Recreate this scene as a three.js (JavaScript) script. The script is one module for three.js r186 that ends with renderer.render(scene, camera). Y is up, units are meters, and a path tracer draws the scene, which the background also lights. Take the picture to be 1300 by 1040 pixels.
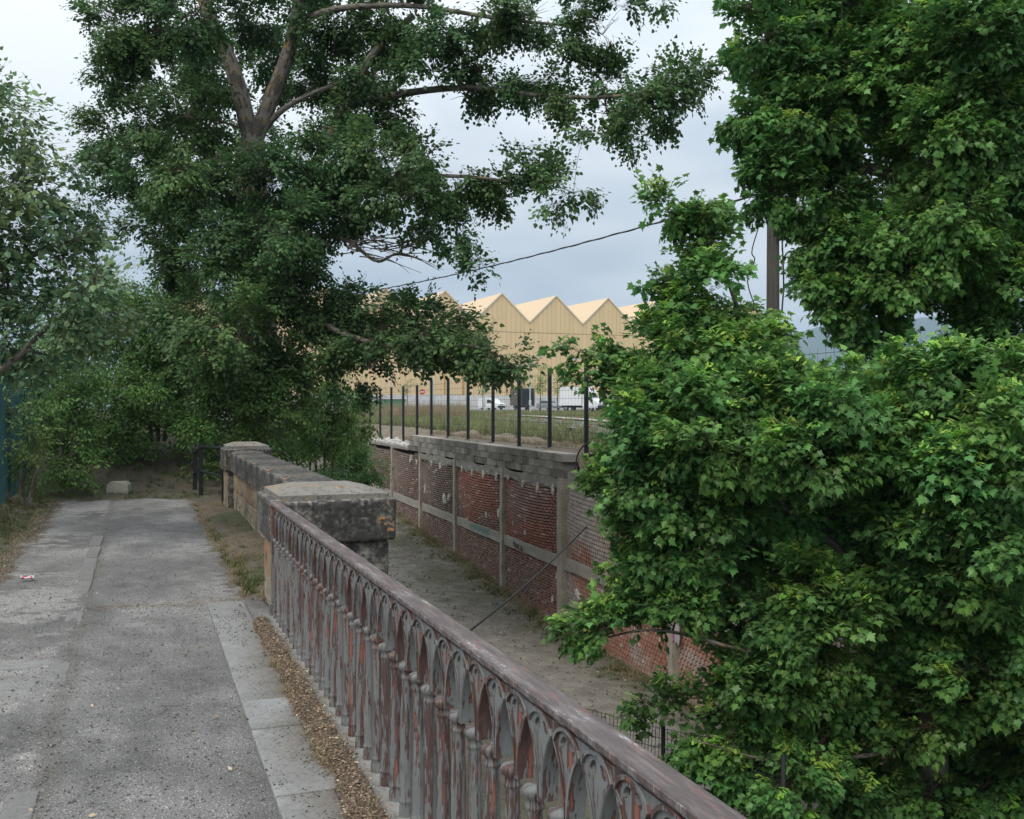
import * as THREE from 'three';
import { mergeGeometries } from 'three/addons/utils/BufferGeometryUtils.js';
import { RoundedBoxGeometry } from 'three/addons/geometries/RoundedBoxGeometry.js';

/* ------------------------------------------------------------------ camera, sky, sun, exposure */
const F = 1300, HORIZON = 515, EYE = 1.65;           // focal length and horizon in photo pixels (1300 x 1040), eye height in metres
const scene = new THREE.Scene();
const camera = new THREE.PerspectiveCamera(2 * Math.atan(520 / F) * 180 / Math.PI, 1300 / 1040, 0.05, 9000);
camera.position.set(0, EYE, 0);
camera.rotation.x = -Math.atan((520 - HORIZON) / F);

const renderer = new THREE.WebGLRenderer({ antialias: true });
renderer.toneMapping = THREE.LinearToneMapping;
renderer.toneMappingExposure = 1.38;
renderer.shadowMap.enabled = true;

function rng(seed) {
  let a = seed >>> 0;
  return () => { a = (a + 0x6D2B79F5) | 0; let t = Math.imul(a ^ (a >>> 15), 1 | a); t = (t + Math.imul(t ^ (t >>> 7), 61 | t)) ^ t; return ((t ^ (t >>> 14)) >>> 0) / 4294967296; };
}
const hash = (x, y, s) => { let h = Math.imul(x, 374761393) ^ Math.imul(y, 668265263) ^ Math.imul(s, 974711); h = Math.imul(h ^ (h >>> 13), 1274126177); h ^= h >>> 16; return (h >>> 0) / 4294967296; };
function vnoise(x, y, per = 0, s = 1) {               // value noise, tileable when per > 0
  const ix = Math.floor(x), iy = Math.floor(y), fx = x - ix, fy = y - iy;
  const m = (i) => per ? ((i % per) + per) % per : i;
  const a = fx * fx * (3 - 2 * fx), b = fy * fy * (3 - 2 * fy), x0 = m(ix), x1 = m(ix + 1), y0 = m(iy), y1 = m(iy + 1);
  return (hash(x0, y0, s) * (1 - a) + hash(x1, y0, s) * a) * (1 - b) + (hash(x0, y1, s) * (1 - a) + hash(x1, y1, s) * a) * b;
}
function fbm(x, y, oct = 4, per = 0, s = 1) { let v = 0, a = 0.5, t = 0; for (let i = 0; i < oct; i++) { v += a * vnoise(x, y, per, s + i * 17); t += a; a *= 0.5; x *= 2; y *= 2; per *= 2; } return v / t; }
const sstep = (a, b, x) => { const t = Math.min(1, Math.max(0, (x - a) / (b - a))); return t * t * (3 - 2 * t); };
const mix = (a, b, t) => a + (b - a) * t;
const mix3 = (a, b, t) => [mix(a[0], b[0], t), mix(a[1], b[1], t), mix(a[2], b[2], t)];

{ // overcast sky: an even cloud layer with soft darker bands, a little brighter towards the zenith as overcast skies are
  const W = 1024, H = 512, data = new Float32Array(W * H * 4);
  for (let j = 0; j < H; j++) {
    const el = ((j + 0.5) / H - 0.5) * Math.PI, sy = Math.sin(el), cy = Math.cos(el);
    for (let i = 0; i < W; i++) {
      const az = ((i + 0.5) / W - 0.5) * 2 * Math.PI, dx = Math.cos(az) * cy, dz = Math.sin(az) * cy;
      const k = 1 / (Math.max(sy, 0) + 0.14), cx = dx * k, cz = dz * k;
      const w = fbm(cx * 0.7 + 5, cz * 0.7 + 9, 3, 0, 7);
      const n = fbm(cx * 0.95 + w * 1.6 + 40, cz * 1.5 + w + 40, 5, 0, 3);
      const n2 = fbm(cx * 3.2 + w * 2 + 11, cz * 4.4 + 11, 4, 0, 5);
      const c = sstep(0.33, 0.68, n * 0.7 + n2 * 0.3);
      let col = mix3([0.47, 0.53, 0.59], [0.69, 0.725, 0.755], c);
      const zen = (1 + 2 * Math.max(0, sy)) / 1.4, o = (j * W + i) * 4, low = sy < 0 ? 0.5 : 1;
      data[o] = col[0] * zen * low; data[o + 1] = col[1] * zen * low; data[o + 2] = col[2] * zen * low; data[o + 3] = 1;
    }
  }
  const t = new THREE.DataTexture(data, W, H, THREE.RGBAFormat, THREE.FloatType);
  t.mapping = THREE.EquirectangularReflectionMapping; t.magFilter = THREE.LinearFilter; t.needsUpdate = true;
  scene.background = t; scene.environment = t;
}
const sun = new THREE.DirectionalLight(0xfff4e6, 1.5);
sun.position.set(-24, 54, 40); sun.castShadow = true; sun.shadow.radius = 60;
Object.assign(sun.shadow.camera, { left: -60, right: 60, top: 60, bottom: -60, near: 1, far: 260 });
sun.shadow.mapSize.set(2048, 2048);
scene.add(sun, sun.target);
scene.fog = new THREE.FogExp2(0xb2cde6, 0.0002);

/* ------------------------------------------------------------------ helpers */
const V = (x, y, z) => new THREE.Vector3(x, y, z);
const at = (px, py, D) => V((px - 650) / F * D, EYE + (HORIZON - py) / F * D, -D);     // photo pixel at a depth
const TB = Math.atan(475 / F), TW = Math.atan(433 / F);                                 // headings of the bridge and of the retaining wall
const frame = (th, ox, oz) => { const c = Math.cos(th), s = Math.sin(th); return (u, y, v) => V(ox - s * u + c * v, y, oz - c * u - s * v); };
const B = frame(TB, 0, 0);                  // bridge: u metres along, v metres to its right
const WX = 1.37, WZ = -23.5, Wl = frame(TW, WX, WZ);   // retaining wall: u along (away), v into the field
const bFrame = (name) => { const g = new THREE.Group(); g.name = name; g.rotation.y = TB; return g; };        // local (v, y, -u)
const wFrame = (name) => { const g = new THREE.Group(); g.name = name; g.position.set(WX, 0, WZ); g.rotation.y = TW; return g; };
const taken = {};
function numbered(n) { if (!(n in taken)) { taken[n] = 0; return n; } return n + '_' + String(++taken[n]).padStart(3, '0'); }
function tag(o, label, category, group, kind) { o.userData.label = label; o.userData.category = category; if (group) o.userData.group = group; if (kind) o.userData.kind = kind; return o; }
function top(o, label, category, group, kind) { o.name = numbered(o.name); scene.add(o); return tag(o, label, category, group, kind); }
function part(name, geo, m, parent, pos, rot) { const o = new THREE.Mesh(geo, m); o.name = name; if (pos) o.position.copy(pos); if (rot) o.rotation.set(...rot); parent.add(o); return o; }
function grp(name, pos, ry = 0) { const g = new THREE.Group(); g.name = name; if (pos) g.position.copy(pos); g.rotation.y = ry; return g; }

function texture(size, fn, srgb = true, h = size) {   // fn(u, v) in 0..1 -> [r, g, b] linear for colour maps, or a number for grey
  const d = new Uint8Array(size * h * 4), enc = (x) => srgb ? 255 * (x <= 0.0031308 ? 12.92 * x : 1.055 * Math.pow(x, 1 / 2.4) - 0.055) : 255 * x;
  for (let j = 0; j < h; j++) for (let i = 0; i < size; i++) {
    let c = fn(i / size, j / h); if (typeof c === 'number') c = [c, c, c];
    const o = (j * size + i) * 4; for (let k = 0; k < 3; k++) d[o + k] = Math.max(0, Math.min(255, enc(Math.max(0, Math.min(1, c[k])))));
    d[o + 3] = 255;
  }
  const t = new THREE.DataTexture(d, size, h); t.wrapS = t.wrapT = THREE.RepeatWrapping; t.magFilter = THREE.LinearFilter; t.minFilter = THREE.LinearMipmapLinearFilter;
  if (srgb) t.colorSpace = THREE.SRGBColorSpace; t.needsUpdate = true; return t;
}
function rep(t, x, y, ox = 0, oy = 0) { const c = t.clone(); c.repeat.set(x, y); c.offset.set(ox, oy); c.needsUpdate = true; return c; }
const std = (o) => new THREE.MeshStandardMaterial(o);
const lin = (r, g, b) => new THREE.Color().setRGB(r, g, b);

class MB { // collects coloured faces into one mesh
  constructor() { this.p = []; this.c = []; this.n = []; this.uv = []; this.i = []; }
  quad(a, b, c, d, col) { const k = this.p.length / 3, n = V().subVectors(b, a).cross(V().subVectors(d, a)).normalize(); for (const q of [a, b, c, d]) { this.p.push(q.x, q.y, q.z); this.n.push(n.x, n.y, n.z); this.c.push(...col); this.uv.push(q.x + q.z, q.y); } this.i.push(k, k + 1, k + 2, k, k + 2, k + 3); }
  box(x, y, z, sx, sy, sz, col, jit = 0, r = null) {
    const h = [sx / 2, sy / 2, sz / 2], q = []; for (let k = 0; k < 8; k++) q.push(V(x + (k & 1 ? h[0] : -h[0]) + (r ? (r() - .5) * jit : 0), y + (k & 2 ? h[1] : -h[1]) + (r ? (r() - .5) * jit : 0), z + (k & 4 ? h[2] : -h[2]) + (r ? (r() - .5) * jit : 0)));
    for (const f of [[4, 5, 7, 6], [1, 0, 2, 3], [5, 1, 3, 7], [0, 4, 6, 2], [6, 7, 3, 2], [0, 1, 5, 4]]) this.quad(q[f[0]], q[f[1]], q[f[2]], q[f[3]], col);
  }
  geo() { const g = new THREE.BufferGeometry(); g.setAttribute('position', new THREE.Float32BufferAttribute(this.p, 3)); g.setAttribute('normal', new THREE.Float32BufferAttribute(this.n, 3)); g.setAttribute('uv', new THREE.Float32BufferAttribute(this.uv, 2)); g.setAttribute('color', new THREE.Float32BufferAttribute(this.c, 3)); g.setIndex(this.i); return g; }
}
function tube(pts, rad, sides = 6, seg = 0) { // tapered tube through points; rad: array per point or number
  const n = pts.length, cv = n > 2 && seg ? new THREE.CatmullRomCurve3(pts) : null, P = cv ? cv.getPoints(seg) : pts, R = (t) => { if (typeof rad === 'number') return rad; const f = t * (rad.length - 1), i = Math.min(rad.length - 2, Math.floor(f)); return mix(rad[i], rad[i + 1], f - i); };
  const pos = [], nor = [], uv = [], idx = []; let prev = null, len = 0;
  for (let i = 0; i < P.length; i++) {
    const tan = V().subVectors(P[Math.min(i + 1, P.length - 1)], P[Math.max(i - 1, 0)]).normalize();
    if (!prev) prev = Math.abs(tan.y) < 0.9 ? V(0, 1, 0) : V(1, 0, 0);
    const x = V().crossVectors(prev, tan).normalize(), y = V().crossVectors(tan, x).normalize(); prev = y;
    if (i) len += P[i].distanceTo(P[i - 1]);
    const r = R(i / (P.length - 1));
    for (let k = 0; k <= sides; k++) { const a = k / sides * Math.PI * 2, nx = x.clone().multiplyScalar(Math.cos(a)).addScaledVector(y, Math.sin(a)); pos.push(P[i].x + nx.x * r, P[i].y + nx.y * r, P[i].z + nx.z * r); nor.push(nx.x, nx.y, nx.z); uv.push(k / sides * Math.max(0.06, r * 6), len); }
  }
  const S = sides + 1; for (let i = 0; i < P.length - 1; i++) for (let k = 0; k < sides; k++) { const a = i * S + k; idx.push(a, a + 1, a + S, a + 1, a + S + 1, a + S); }
  const g = new THREE.BufferGeometry(); g.setAttribute('position', new THREE.Float32BufferAttribute(pos, 3)); g.setAttribute('normal', new THREE.Float32BufferAttribute(nor, 3)); g.setAttribute('uv', new THREE.Float32BufferAttribute(uv, 2)); g.setIndex(idx); return g;
}
const moved = (g, x, y, z, ry = 0, rx = 0, rz = 0) => { g = g.clone(); if (rx) g.rotateX(rx); if (rz) g.rotateZ(rz); if (ry) g.rotateY(ry); g.translate(x, y, z); return g; };
function colored(g, fn) { const p = g.attributes.position, n = g.attributes.normal, c = new Float32Array(p.count * 3); for (let i = 0; i < p.count; i++) { const k = fn(p.getX(i), p.getY(i), p.getZ(i), n.getX(i), n.getY(i), n.getZ(i)); c[i * 3] = k[0]; c[i * 3 + 1] = k[1]; c[i * 3 + 2] = k[2]; } g.setAttribute('color', new THREE.BufferAttribute(c, 3)); return g; }
function boxUV(g, s = 1) { const p = g.attributes.position, n = g.attributes.normal, uv = new Float32Array(p.count * 2); for (let i = 0; i < p.count; i++) { const ax = Math.abs(n.getX(i)), ay = Math.abs(n.getY(i)), az = Math.abs(n.getZ(i)); const [a, b] = ay > ax && ay > az ? [p.getX(i), p.getZ(i)] : ax > az ? [p.getZ(i), p.getY(i)] : [p.getX(i), p.getY(i)]; uv[i * 2] = a * s; uv[i * 2 + 1] = b * s; } g.setAttribute('uv', new THREE.BufferAttribute(uv, 2)); return g; }
function rough(g, amp, f, seed = 0) { // weathered block: pushes vertices along smooth noise so that shared corners stay together
  const p = g.attributes.position; for (let i = 0; i < p.count; i++) { const x = p.getX(i), y = p.getY(i), z = p.getZ(i); p.setXYZ(i, x + (fbm(y * f + seed, z * f + 3, 3) - .5) * amp, y + (fbm(x * f + 9 + seed, z * f, 3) - .5) * amp, z + (fbm(x * f + seed, y * f + 5, 3) - .5) * amp); } g.computeVertexNormals(); return g;
}
function grid(u0, u1, nu, v0, v1, nv, fn, colFn, uvs = 1) { // fn(u, v) -> world Vector3
  const pos = [], uv = [], col = [], idx = [];
  for (let i = 0; i <= nu; i++) for (let j = 0; j <= nv; j++) { const u = mix(u0, u1, i / nu), v = mix(v0, v1, j / nv), p = fn(u, v); pos.push(p.x, p.y, p.z); uv.push(v * uvs, u * uvs); if (colFn) col.push(...colFn(u, v, p)); }
  for (let i = 0; i < nu; i++) for (let j = 0; j < nv; j++) { const a = i * (nv + 1) + j, b = a + nv + 1; idx.push(a, a + 1, b, a + 1, b + 1, b); }
  const g = new THREE.BufferGeometry(); g.setAttribute('position', new THREE.Float32BufferAttribute(pos, 3)); g.setAttribute('uv', new THREE.Float32BufferAttribute(uv, 2)); if (colFn) g.setAttribute('color', new THREE.Float32BufferAttribute(col, 3)); g.setIndex(idx); g.computeVertexNormals(); return g;
}
function instanced(name, geo, mat, mats, cols) { const o = new THREE.InstancedMesh(geo, mat, mats.length); o.name = name; mats.forEach((m, i) => o.setMatrixAt(i, m)); if (cols) cols.forEach((c, i) => o.setColorAt(i, lin(...c))); o.userData.kind = 'stuff'; return o; }
const M4 = (p, q, s) => new THREE.Matrix4().compose(p, q, typeof s === 'number' ? V(s, s, s) : s);
const E = (x, y, z) => new THREE.Quaternion().setFromEuler(new THREE.Euler(x, y, z, 'YXZ'));

/* ------------------------------------------------------------------ textures and materials */
const R0 = rng(11);
const tAsphalt = (() => { // rolled stone chips in grey binder, 1.6 m tile
  const N = 1024, cells = 150; const pts = []; for (let i = 0; i < cells * cells; i++) pts.push([R0(), R0(), R0(), R0()]);
  const cell = (u, v) => { const x = u * cells, y = v * cells, ix = Math.floor(x), iy = Math.floor(y); let best = 9, id = 0; for (let a = -1; a <= 1; a++) for (let b = -1; b <= 1; b++) { const cx = ((ix + a) % cells + cells) % cells, cy = ((iy + b) % cells + cells) % cells, k = cy * cells + cx, dx = ix + a + pts[k][0] - x, dy = iy + b + pts[k][1] - y, d = dx * dx + dy * dy; if (d < best) { best = d; id = k; } } return [Math.sqrt(best), pts[id][2], pts[id][3]]; };
  const hgt = new Float32Array(N * N);
  const col = texture(N, (u, v) => { const [d, t, w] = cell(u, v), n = fbm(u * 8, v * 8, 5, 8, 2), f = fbm(u * 64, v * 64, 3, 64, 4); const stone = sstep(0.62, 0.28, d); hgt[Math.round(v * N) * N + Math.round(u * N)] = stone * (0.45 + 0.55 * t) * 0.8 + f * 0.2; let g = mix(0.16 + 0.08 * f, 0.17 + 0.26 * t * t + (w > 0.965 ? 0.25 : 0), stone * 0.85); g *= 0.8 + 0.6 * n; return [g * 1.0, g * 0.98, g * 0.95]; });
  const bmp = texture(N, (u, v) => hgt[Math.round(v * N) * N + Math.round(u * N)], false);
  return { col, bmp };
})();
const grain = texture(512, (u, v) => { const a = fbm(u * 6, v * 6, 6, 6, 21), b = fbm(u * 70, v * 70, 3, 70, 23); return 0.62 + 0.5 * a * 0.8 + (b - 0.5) * 0.34 - (b < 0.27 ? 0.2 : 0); });     // general mineral grain, near white: multiplied by vertex colours
const grainB = texture(512, (u, v) => 0.6 * fbm(u * 10, v * 10, 5, 10, 21) + 0.4 * fbm(u * 80, v * 80, 3, 80, 23), false);
const tStain = texture(1024, (u, v) => { // old limestone blackened by algae, with pale scars and ochre lichen
  const a = fbm(u * 5, v * 5, 6, 5, 31), b = fbm(u * 22, v * 22, 4, 22, 33), c = fbm(u * 9, v * 9, 5, 9, 37), d = fbm(u * 48, v * 48, 3, 48, 39);
  let k = mix3([0.045, 0.042, 0.038], [0.19, 0.178, 0.155], sstep(0.4, 0.68, a * 0.4 + b * 0.4 + d * 0.2));
  k = mix3(k, [0.02, 0.02, 0.02], sstep(0.56, 0.66, b) * 0.75);
  k = mix3(k, [0.34, 0.17, 0.05], sstep(0.665, 0.72, c) * sstep(0.5, 0.62, d));
  const g = 0.45 + 1.1 * d; return [k[0] * g, k[1] * g, k[2] * g];
});
const tPale = texture(1024, (u, v) => { // ochre wall stone with rust and soot weeping down it
  const a = fbm(u * 5, v * 5, 5, 5, 41), w = fbm(u * 6, v * 6, 4, 6, 42) * 0.12, run = fbm((u + w) * 10, v * 5, 5, 10, 43), r2 = fbm((u + w) * 7, v * 4 + 0.3, 5, 7, 45), d = fbm(u * 60, v * 60, 3, 60, 47), e = fbm(u * 16, v * 16, 4, 16, 49);
  let k = mix3([0.23, 0.185, 0.125], [0.37, 0.32, 0.235], sstep(0.3, 0.7, a * 0.5 + e * 0.5));
  k = mix3(k, [0.33, 0.155, 0.05], sstep(0.54, 0.72, r2) * 0.8);
  k = mix3(k, [0.06, 0.054, 0.045], sstep(0.52, 0.66, run * 0.6 + e * 0.4) * 0.85);
  const g = 0.7 + 0.6 * d; return [k[0] * g, k[1] * g, k[2] * g];
});
const peel = (u, v) => fbm(u * 20, v * 20, 5, 20, 51) * 0.55 + fbm(u * 60, v * 60, 3, 60, 53) * 0.45 + (fbm(u * 6, v * 6, 3, 6, 57) - 0.5) * 0.5;
const tPaint = texture(1024, (u, v) => { // grey paint peeling off dark oxide, with red lead showing here and there
  const a = peel(u, v), b = fbm(u * 8, v * 8, 4, 8, 58), c = fbm(u * 64, v * 64, 3, 64, 59);
  let k = mix3([0.105, 0.112, 0.112], [0.235, 0.245, 0.24], c * 0.6 + b * 0.4);
  k = mix3(k, mix3([0.05, 0.035, 0.032], [0.135, 0.075, 0.065], c), sstep(0.525, 0.565, a));
  return mix3(k, [0.26, 0.1, 0.07], sstep(0.61, 0.64, a) * sstep(0.5, 0.6, b));
});
const tPaintB = texture(512, (u, v) => 0.7 - sstep(0.525, 0.565, peel(u, v)) * 0.5 + fbm(u * 64, v * 64, 2, 64, 3) * 0.3, false);
const tRail = texture(1024, (u, v) => { // handrail: worn purple-brown oxide, scuffed grey and pale scratches
  const a = fbm(u * 9, v * 9, 5, 9, 61), b = fbm(u * 24, v * 24, 4, 24, 63), c = fbm(u * 90, v * 90, 3, 90, 65);
  let k = mix3([0.09, 0.07, 0.068], [0.17, 0.148, 0.146], sstep(0.36, 0.68, a * 0.6 + b * 0.4));
  k = mix3(k, [0.2, 0.09, 0.07], sstep(0.62, 0.68, b) * 0.5); k = mix3(k, [0.36, 0.345, 0.345], sstep(0.66, 0.7, a * 0.65 + c * 0.35));
  const g = 0.75 + 0.5 * c; return [k[0] * g, k[1] * g, k[2] * g];
});
const tBark = texture(512, (u, v) => { const a = fbm(u * 14, v * 4, 5, 4, 71), b = fbm(u * 5, v * 5, 4, 5, 73), f = sstep(0.46, 0.5, fbm(u * 18, v * 5, 3, 6, 75)); let k = mix3([0.1, 0.085, 0.07], [0.26, 0.235, 0.205], a); k = mix3([0.045, 0.036, 0.03], k, 0.3 + 0.7 * f); return mix3(k, [0.3, 0.2, 0.06], sstep(0.5, 0.66, b) * 0.6); });
const tBarkB = texture(512, (u, v) => sstep(0.4, 0.56, fbm(u * 18, v * 5, 3, 6, 75)) * 0.7 + 0.3 * fbm(u * 40, v * 20, 3, 20, 79), false);
const tWood = texture(512, (u, v) => { const a = fbm(u * 40, v * 2, 5, 40, 81), b = fbm(u * 6, v * 4, 3, 6, 83); return mix3([0.05, 0.043, 0.037], [0.125, 0.112, 0.1], a * 0.8 + b * 0.2); });
const tSoil = texture(1024, (u, v) => { const a = fbm(u * 6, v * 6, 5, 6, 91), b = fbm(u * 48, v * 48, 4, 48, 93), c = fbm(u * 120, v * 120, 2, 120, 95); const g = 0.55 + 0.55 * a + (b - .5) * 0.5 + (c - .5) * 0.45; return [g, g, g].map((x) => Math.min(1, x * 0.8)); });
const tSoilB = texture(512, (u, v) => 0.5 * fbm(u * 12, v * 12, 4, 12, 93) + 0.5 * fbm(u * 70, v * 70, 3, 70, 95), false);

const mat = {
  path: std({ map: tAsphalt.col, bumpMap: tAsphalt.bmp, bumpScale: 0.008, roughness: 0.95, vertexColors: true }),
  soil: std({ map: tSoil, bumpMap: tSoilB, bumpScale: 0.02, roughness: 1, vertexColors: true }),
  concrete: std({ map: grain, bumpMap: grainB, bumpScale: 0.006, roughness: 0.95, vertexColors: true }),
  stain: std({ map: tStain, bumpMap: grainB, bumpScale: 0.008, roughness: 0.95 }),
  pale: std({ map: tPale, bumpMap: grainB, bumpScale: 0.008, roughness: 0.95 }),
  brick: std({ roughness: 0.95, vertexColors: true }),
  rail: std({ map: rep(tRail, 5, 0.6), roughness: 0.55, metalness: 0.15, bumpMap: tPaintB, bumpScale: 0.001 }),
  bark: std({ map: tBark, bumpMap: tBarkB, bumpScale: 0.02, roughness: 1 }),
  twig: std({ color: lin(0.085, 0.062, 0.045), roughness: 1 }),
  wood: std({ map: tWood, roughness: 0.95 }),
  black: std({ color: lin(0.012, 0.013, 0.016), roughness: 0.45 }),
  wire: std({ color: lin(0.04, 0.04, 0.042), roughness: 0.6 }),
  cable: std({ color: lin(0.012, 0.012, 0.012), roughness: 0.7 }),
  green: std({ color: lin(0.02, 0.085, 0.09), roughness: 0.6 }),
};
const paints = [0, 1, 2, 3, 4, 5].map((i) => std({ map: rep(tPaint, 2.2, 0.5, i * 0.17, i * 0.31), roughness: 0.7, metalness: 0.1, bumpMap: rep(tPaintB, 2.2, 0.5, i * 0.17, i * 0.31), bumpScale: 0.0015 }));

/* ------------------------------------------------------------------ ground, yard, field */
const yardH = (u) => Math.max(-3.55, -3.45 + 0.048 * Math.max(0, u)) + (u < 0 ? u * 0.004 : 0);
const fieldH = (u, v) => 0.58 + 0.0022 * Math.min(150, Math.hypot(u, v)) + (fbm(u * 0.09 + 50, v * 0.09 + 50, 3) - 0.5) * 0.16;
const bankH = (u, v) => { // left ground and the bank where the path ends
  let h = -0.03 + 0.16 * sstep(-1.45, -2.3, v) + 0.9 * sstep(-2.4, -7, v);
  const end = 19.3 + 0.25 * Math.sin(v * 2.1), s = sstep(end, end + 6, u) * (1 - 0.45 * sstep(-0.2, 2.2, v));
  h += 1.25 * s + (fbm(u * 0.8 + 20, v * 0.8 + 20, 4) - 0.5) * (0.03 + 0.35 * s + 0.12 * sstep(-1.6, -2.6, v));
  return h;
};
{
  const far = new THREE.PlaneGeometry(9000, 9000, 1, 1); far.rotateX(-Math.PI / 2); far.translate(0, -4.2, -1000);
  colored(far, () => [0.06, 0.08, 0.035]);
  top(part('ground', far, mat.soil, scene), 'wide flat ground reaching the horizon under everything', 'ground', null, 'structure');
  const soil = (u, v, p) => { const n = fbm(u * 1.3 + 7, v * 1.3 + 7, 4), m = fbm(u * 5, v * 5, 3); let c = mix3([0.085, 0.072, 0.05], [0.17, 0.145, 0.105], n); return mix3(c, [0.06, 0.085, 0.025], sstep(0.5, 0.66, m * 0.5 + n * 0.5)); };
  top(part('bank', grid(-8, 62, 260, -45, 1.86, 200, (u, v) => B(u, bankH(u, v), v), soil, 0.7), mat.soil, scene), 'earth verge and rising bank beside and beyond the path', 'ground', null, 'structure');
  top(part('slope', grid(10.5, 62, 140, 1.86, 18, 60, (u, v) => { const w = sstep(11.5, 19, u) * (1 - sstep(1.8, 6.5, v)); return B(u, mix(-4.3 + 0.02 * u, bankH(u, Math.min(v, 1.86)), w), v); }, soil, 0.7), mat.soil, scene), 'earth slope falling from the bridge end to the yard', 'ground', null, 'structure');
  // the yard below
  const yc = (u, v) => { const n = fbm(u * 0.5 + 3, v * 0.7 + 3, 4), m = fbm(u * 2.2 + 8, v * 2.2 + 8, 4); const track = sstep(1.9, 0.3, Math.abs(v + 2.7 + 0.6 * Math.sin(u * 0.25))); const f = fbm(u * 7, v * 7, 3); let c = mix3([0.095, 0.085, 0.065], [0.28, 0.25, 0.2], sstep(0.25, 0.75, n * 0.3 + m * 0.3 + f * 0.4)); c = mix3(c, [0.34, 0.31, 0.265], track * (0.3 + 0.6 * m)); const g = sstep(0.44, 0.6, m * 0.5 + n * 0.5 - track * 0.12); c = mix3(c, [0.095, 0.1, 0.045], g * 0.8 * (0.5 + f)); return mix3(c, [0.27, 0.26, 0.235], sstep(0.2, 0.9, -u / 10) * sstep(0.5, 0.58, m) * 0.8); };
  top(part('yard', grid(-26, 45, 560, -16, 0.05, 150, (u, v) => Wl(u, yardH(u) + (fbm(u * 0.7, v * 0.7, 4) - 0.5) * 0.14, v), yc, 0.6), mat.soil, scene), 'bare dirt yard below the retaining wall', 'ground', null, 'structure');
  // the field
  const fc = (u, v) => { const n = fbm(u * 0.12 + 3, v * 0.2 + 3, 4), m = fbm(u * 0.7 + 8, v * 0.7 + 8, 4); let c = mix3([0.1, 0.125, 0.045], [0.19, 0.195, 0.085], n * 0.5 + m * 0.5); c = mix3(c, [0.3, 0.25, 0.15], sstep(0.55, 0.68, m) * 0.6); return mix3(c, [0.28, 0.22, 0.17], sstep(2.6, 0.8, v + (m - .5) * 2) * 0.85); };
  const fg = mergeGeometries([grid(-24, 40, 200, 0.12, 26, 90, (u, v) => Wl(u, fieldH(u, v) - 0.16 * sstep(0.34, 0.12, v) - (u > 15.8 && v < 1.4 ? 0.55 * sstep(1.4, 0.3, v) : 0) - (u < 0.3 && v < 1.8 ? 0.62 * sstep(1.8, 0.2, v) * sstep(0.2, -0.7, u) : 0), v), fc, 0.5), grid(40, 420, 120, 0.12, 26, 12, (u, v) => Wl(u, fieldH(u, v), v), fc, 0.5), grid(-24, 420, 150, 26, 420, 120, (u, v) => Wl(u, fieldH(u, v), v), fc, 0.5)]);
  top(part('field', fg, mat.soil, scene), 'rough grassy field behind the retaining wall', 'field', null, 'structure');
}

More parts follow.
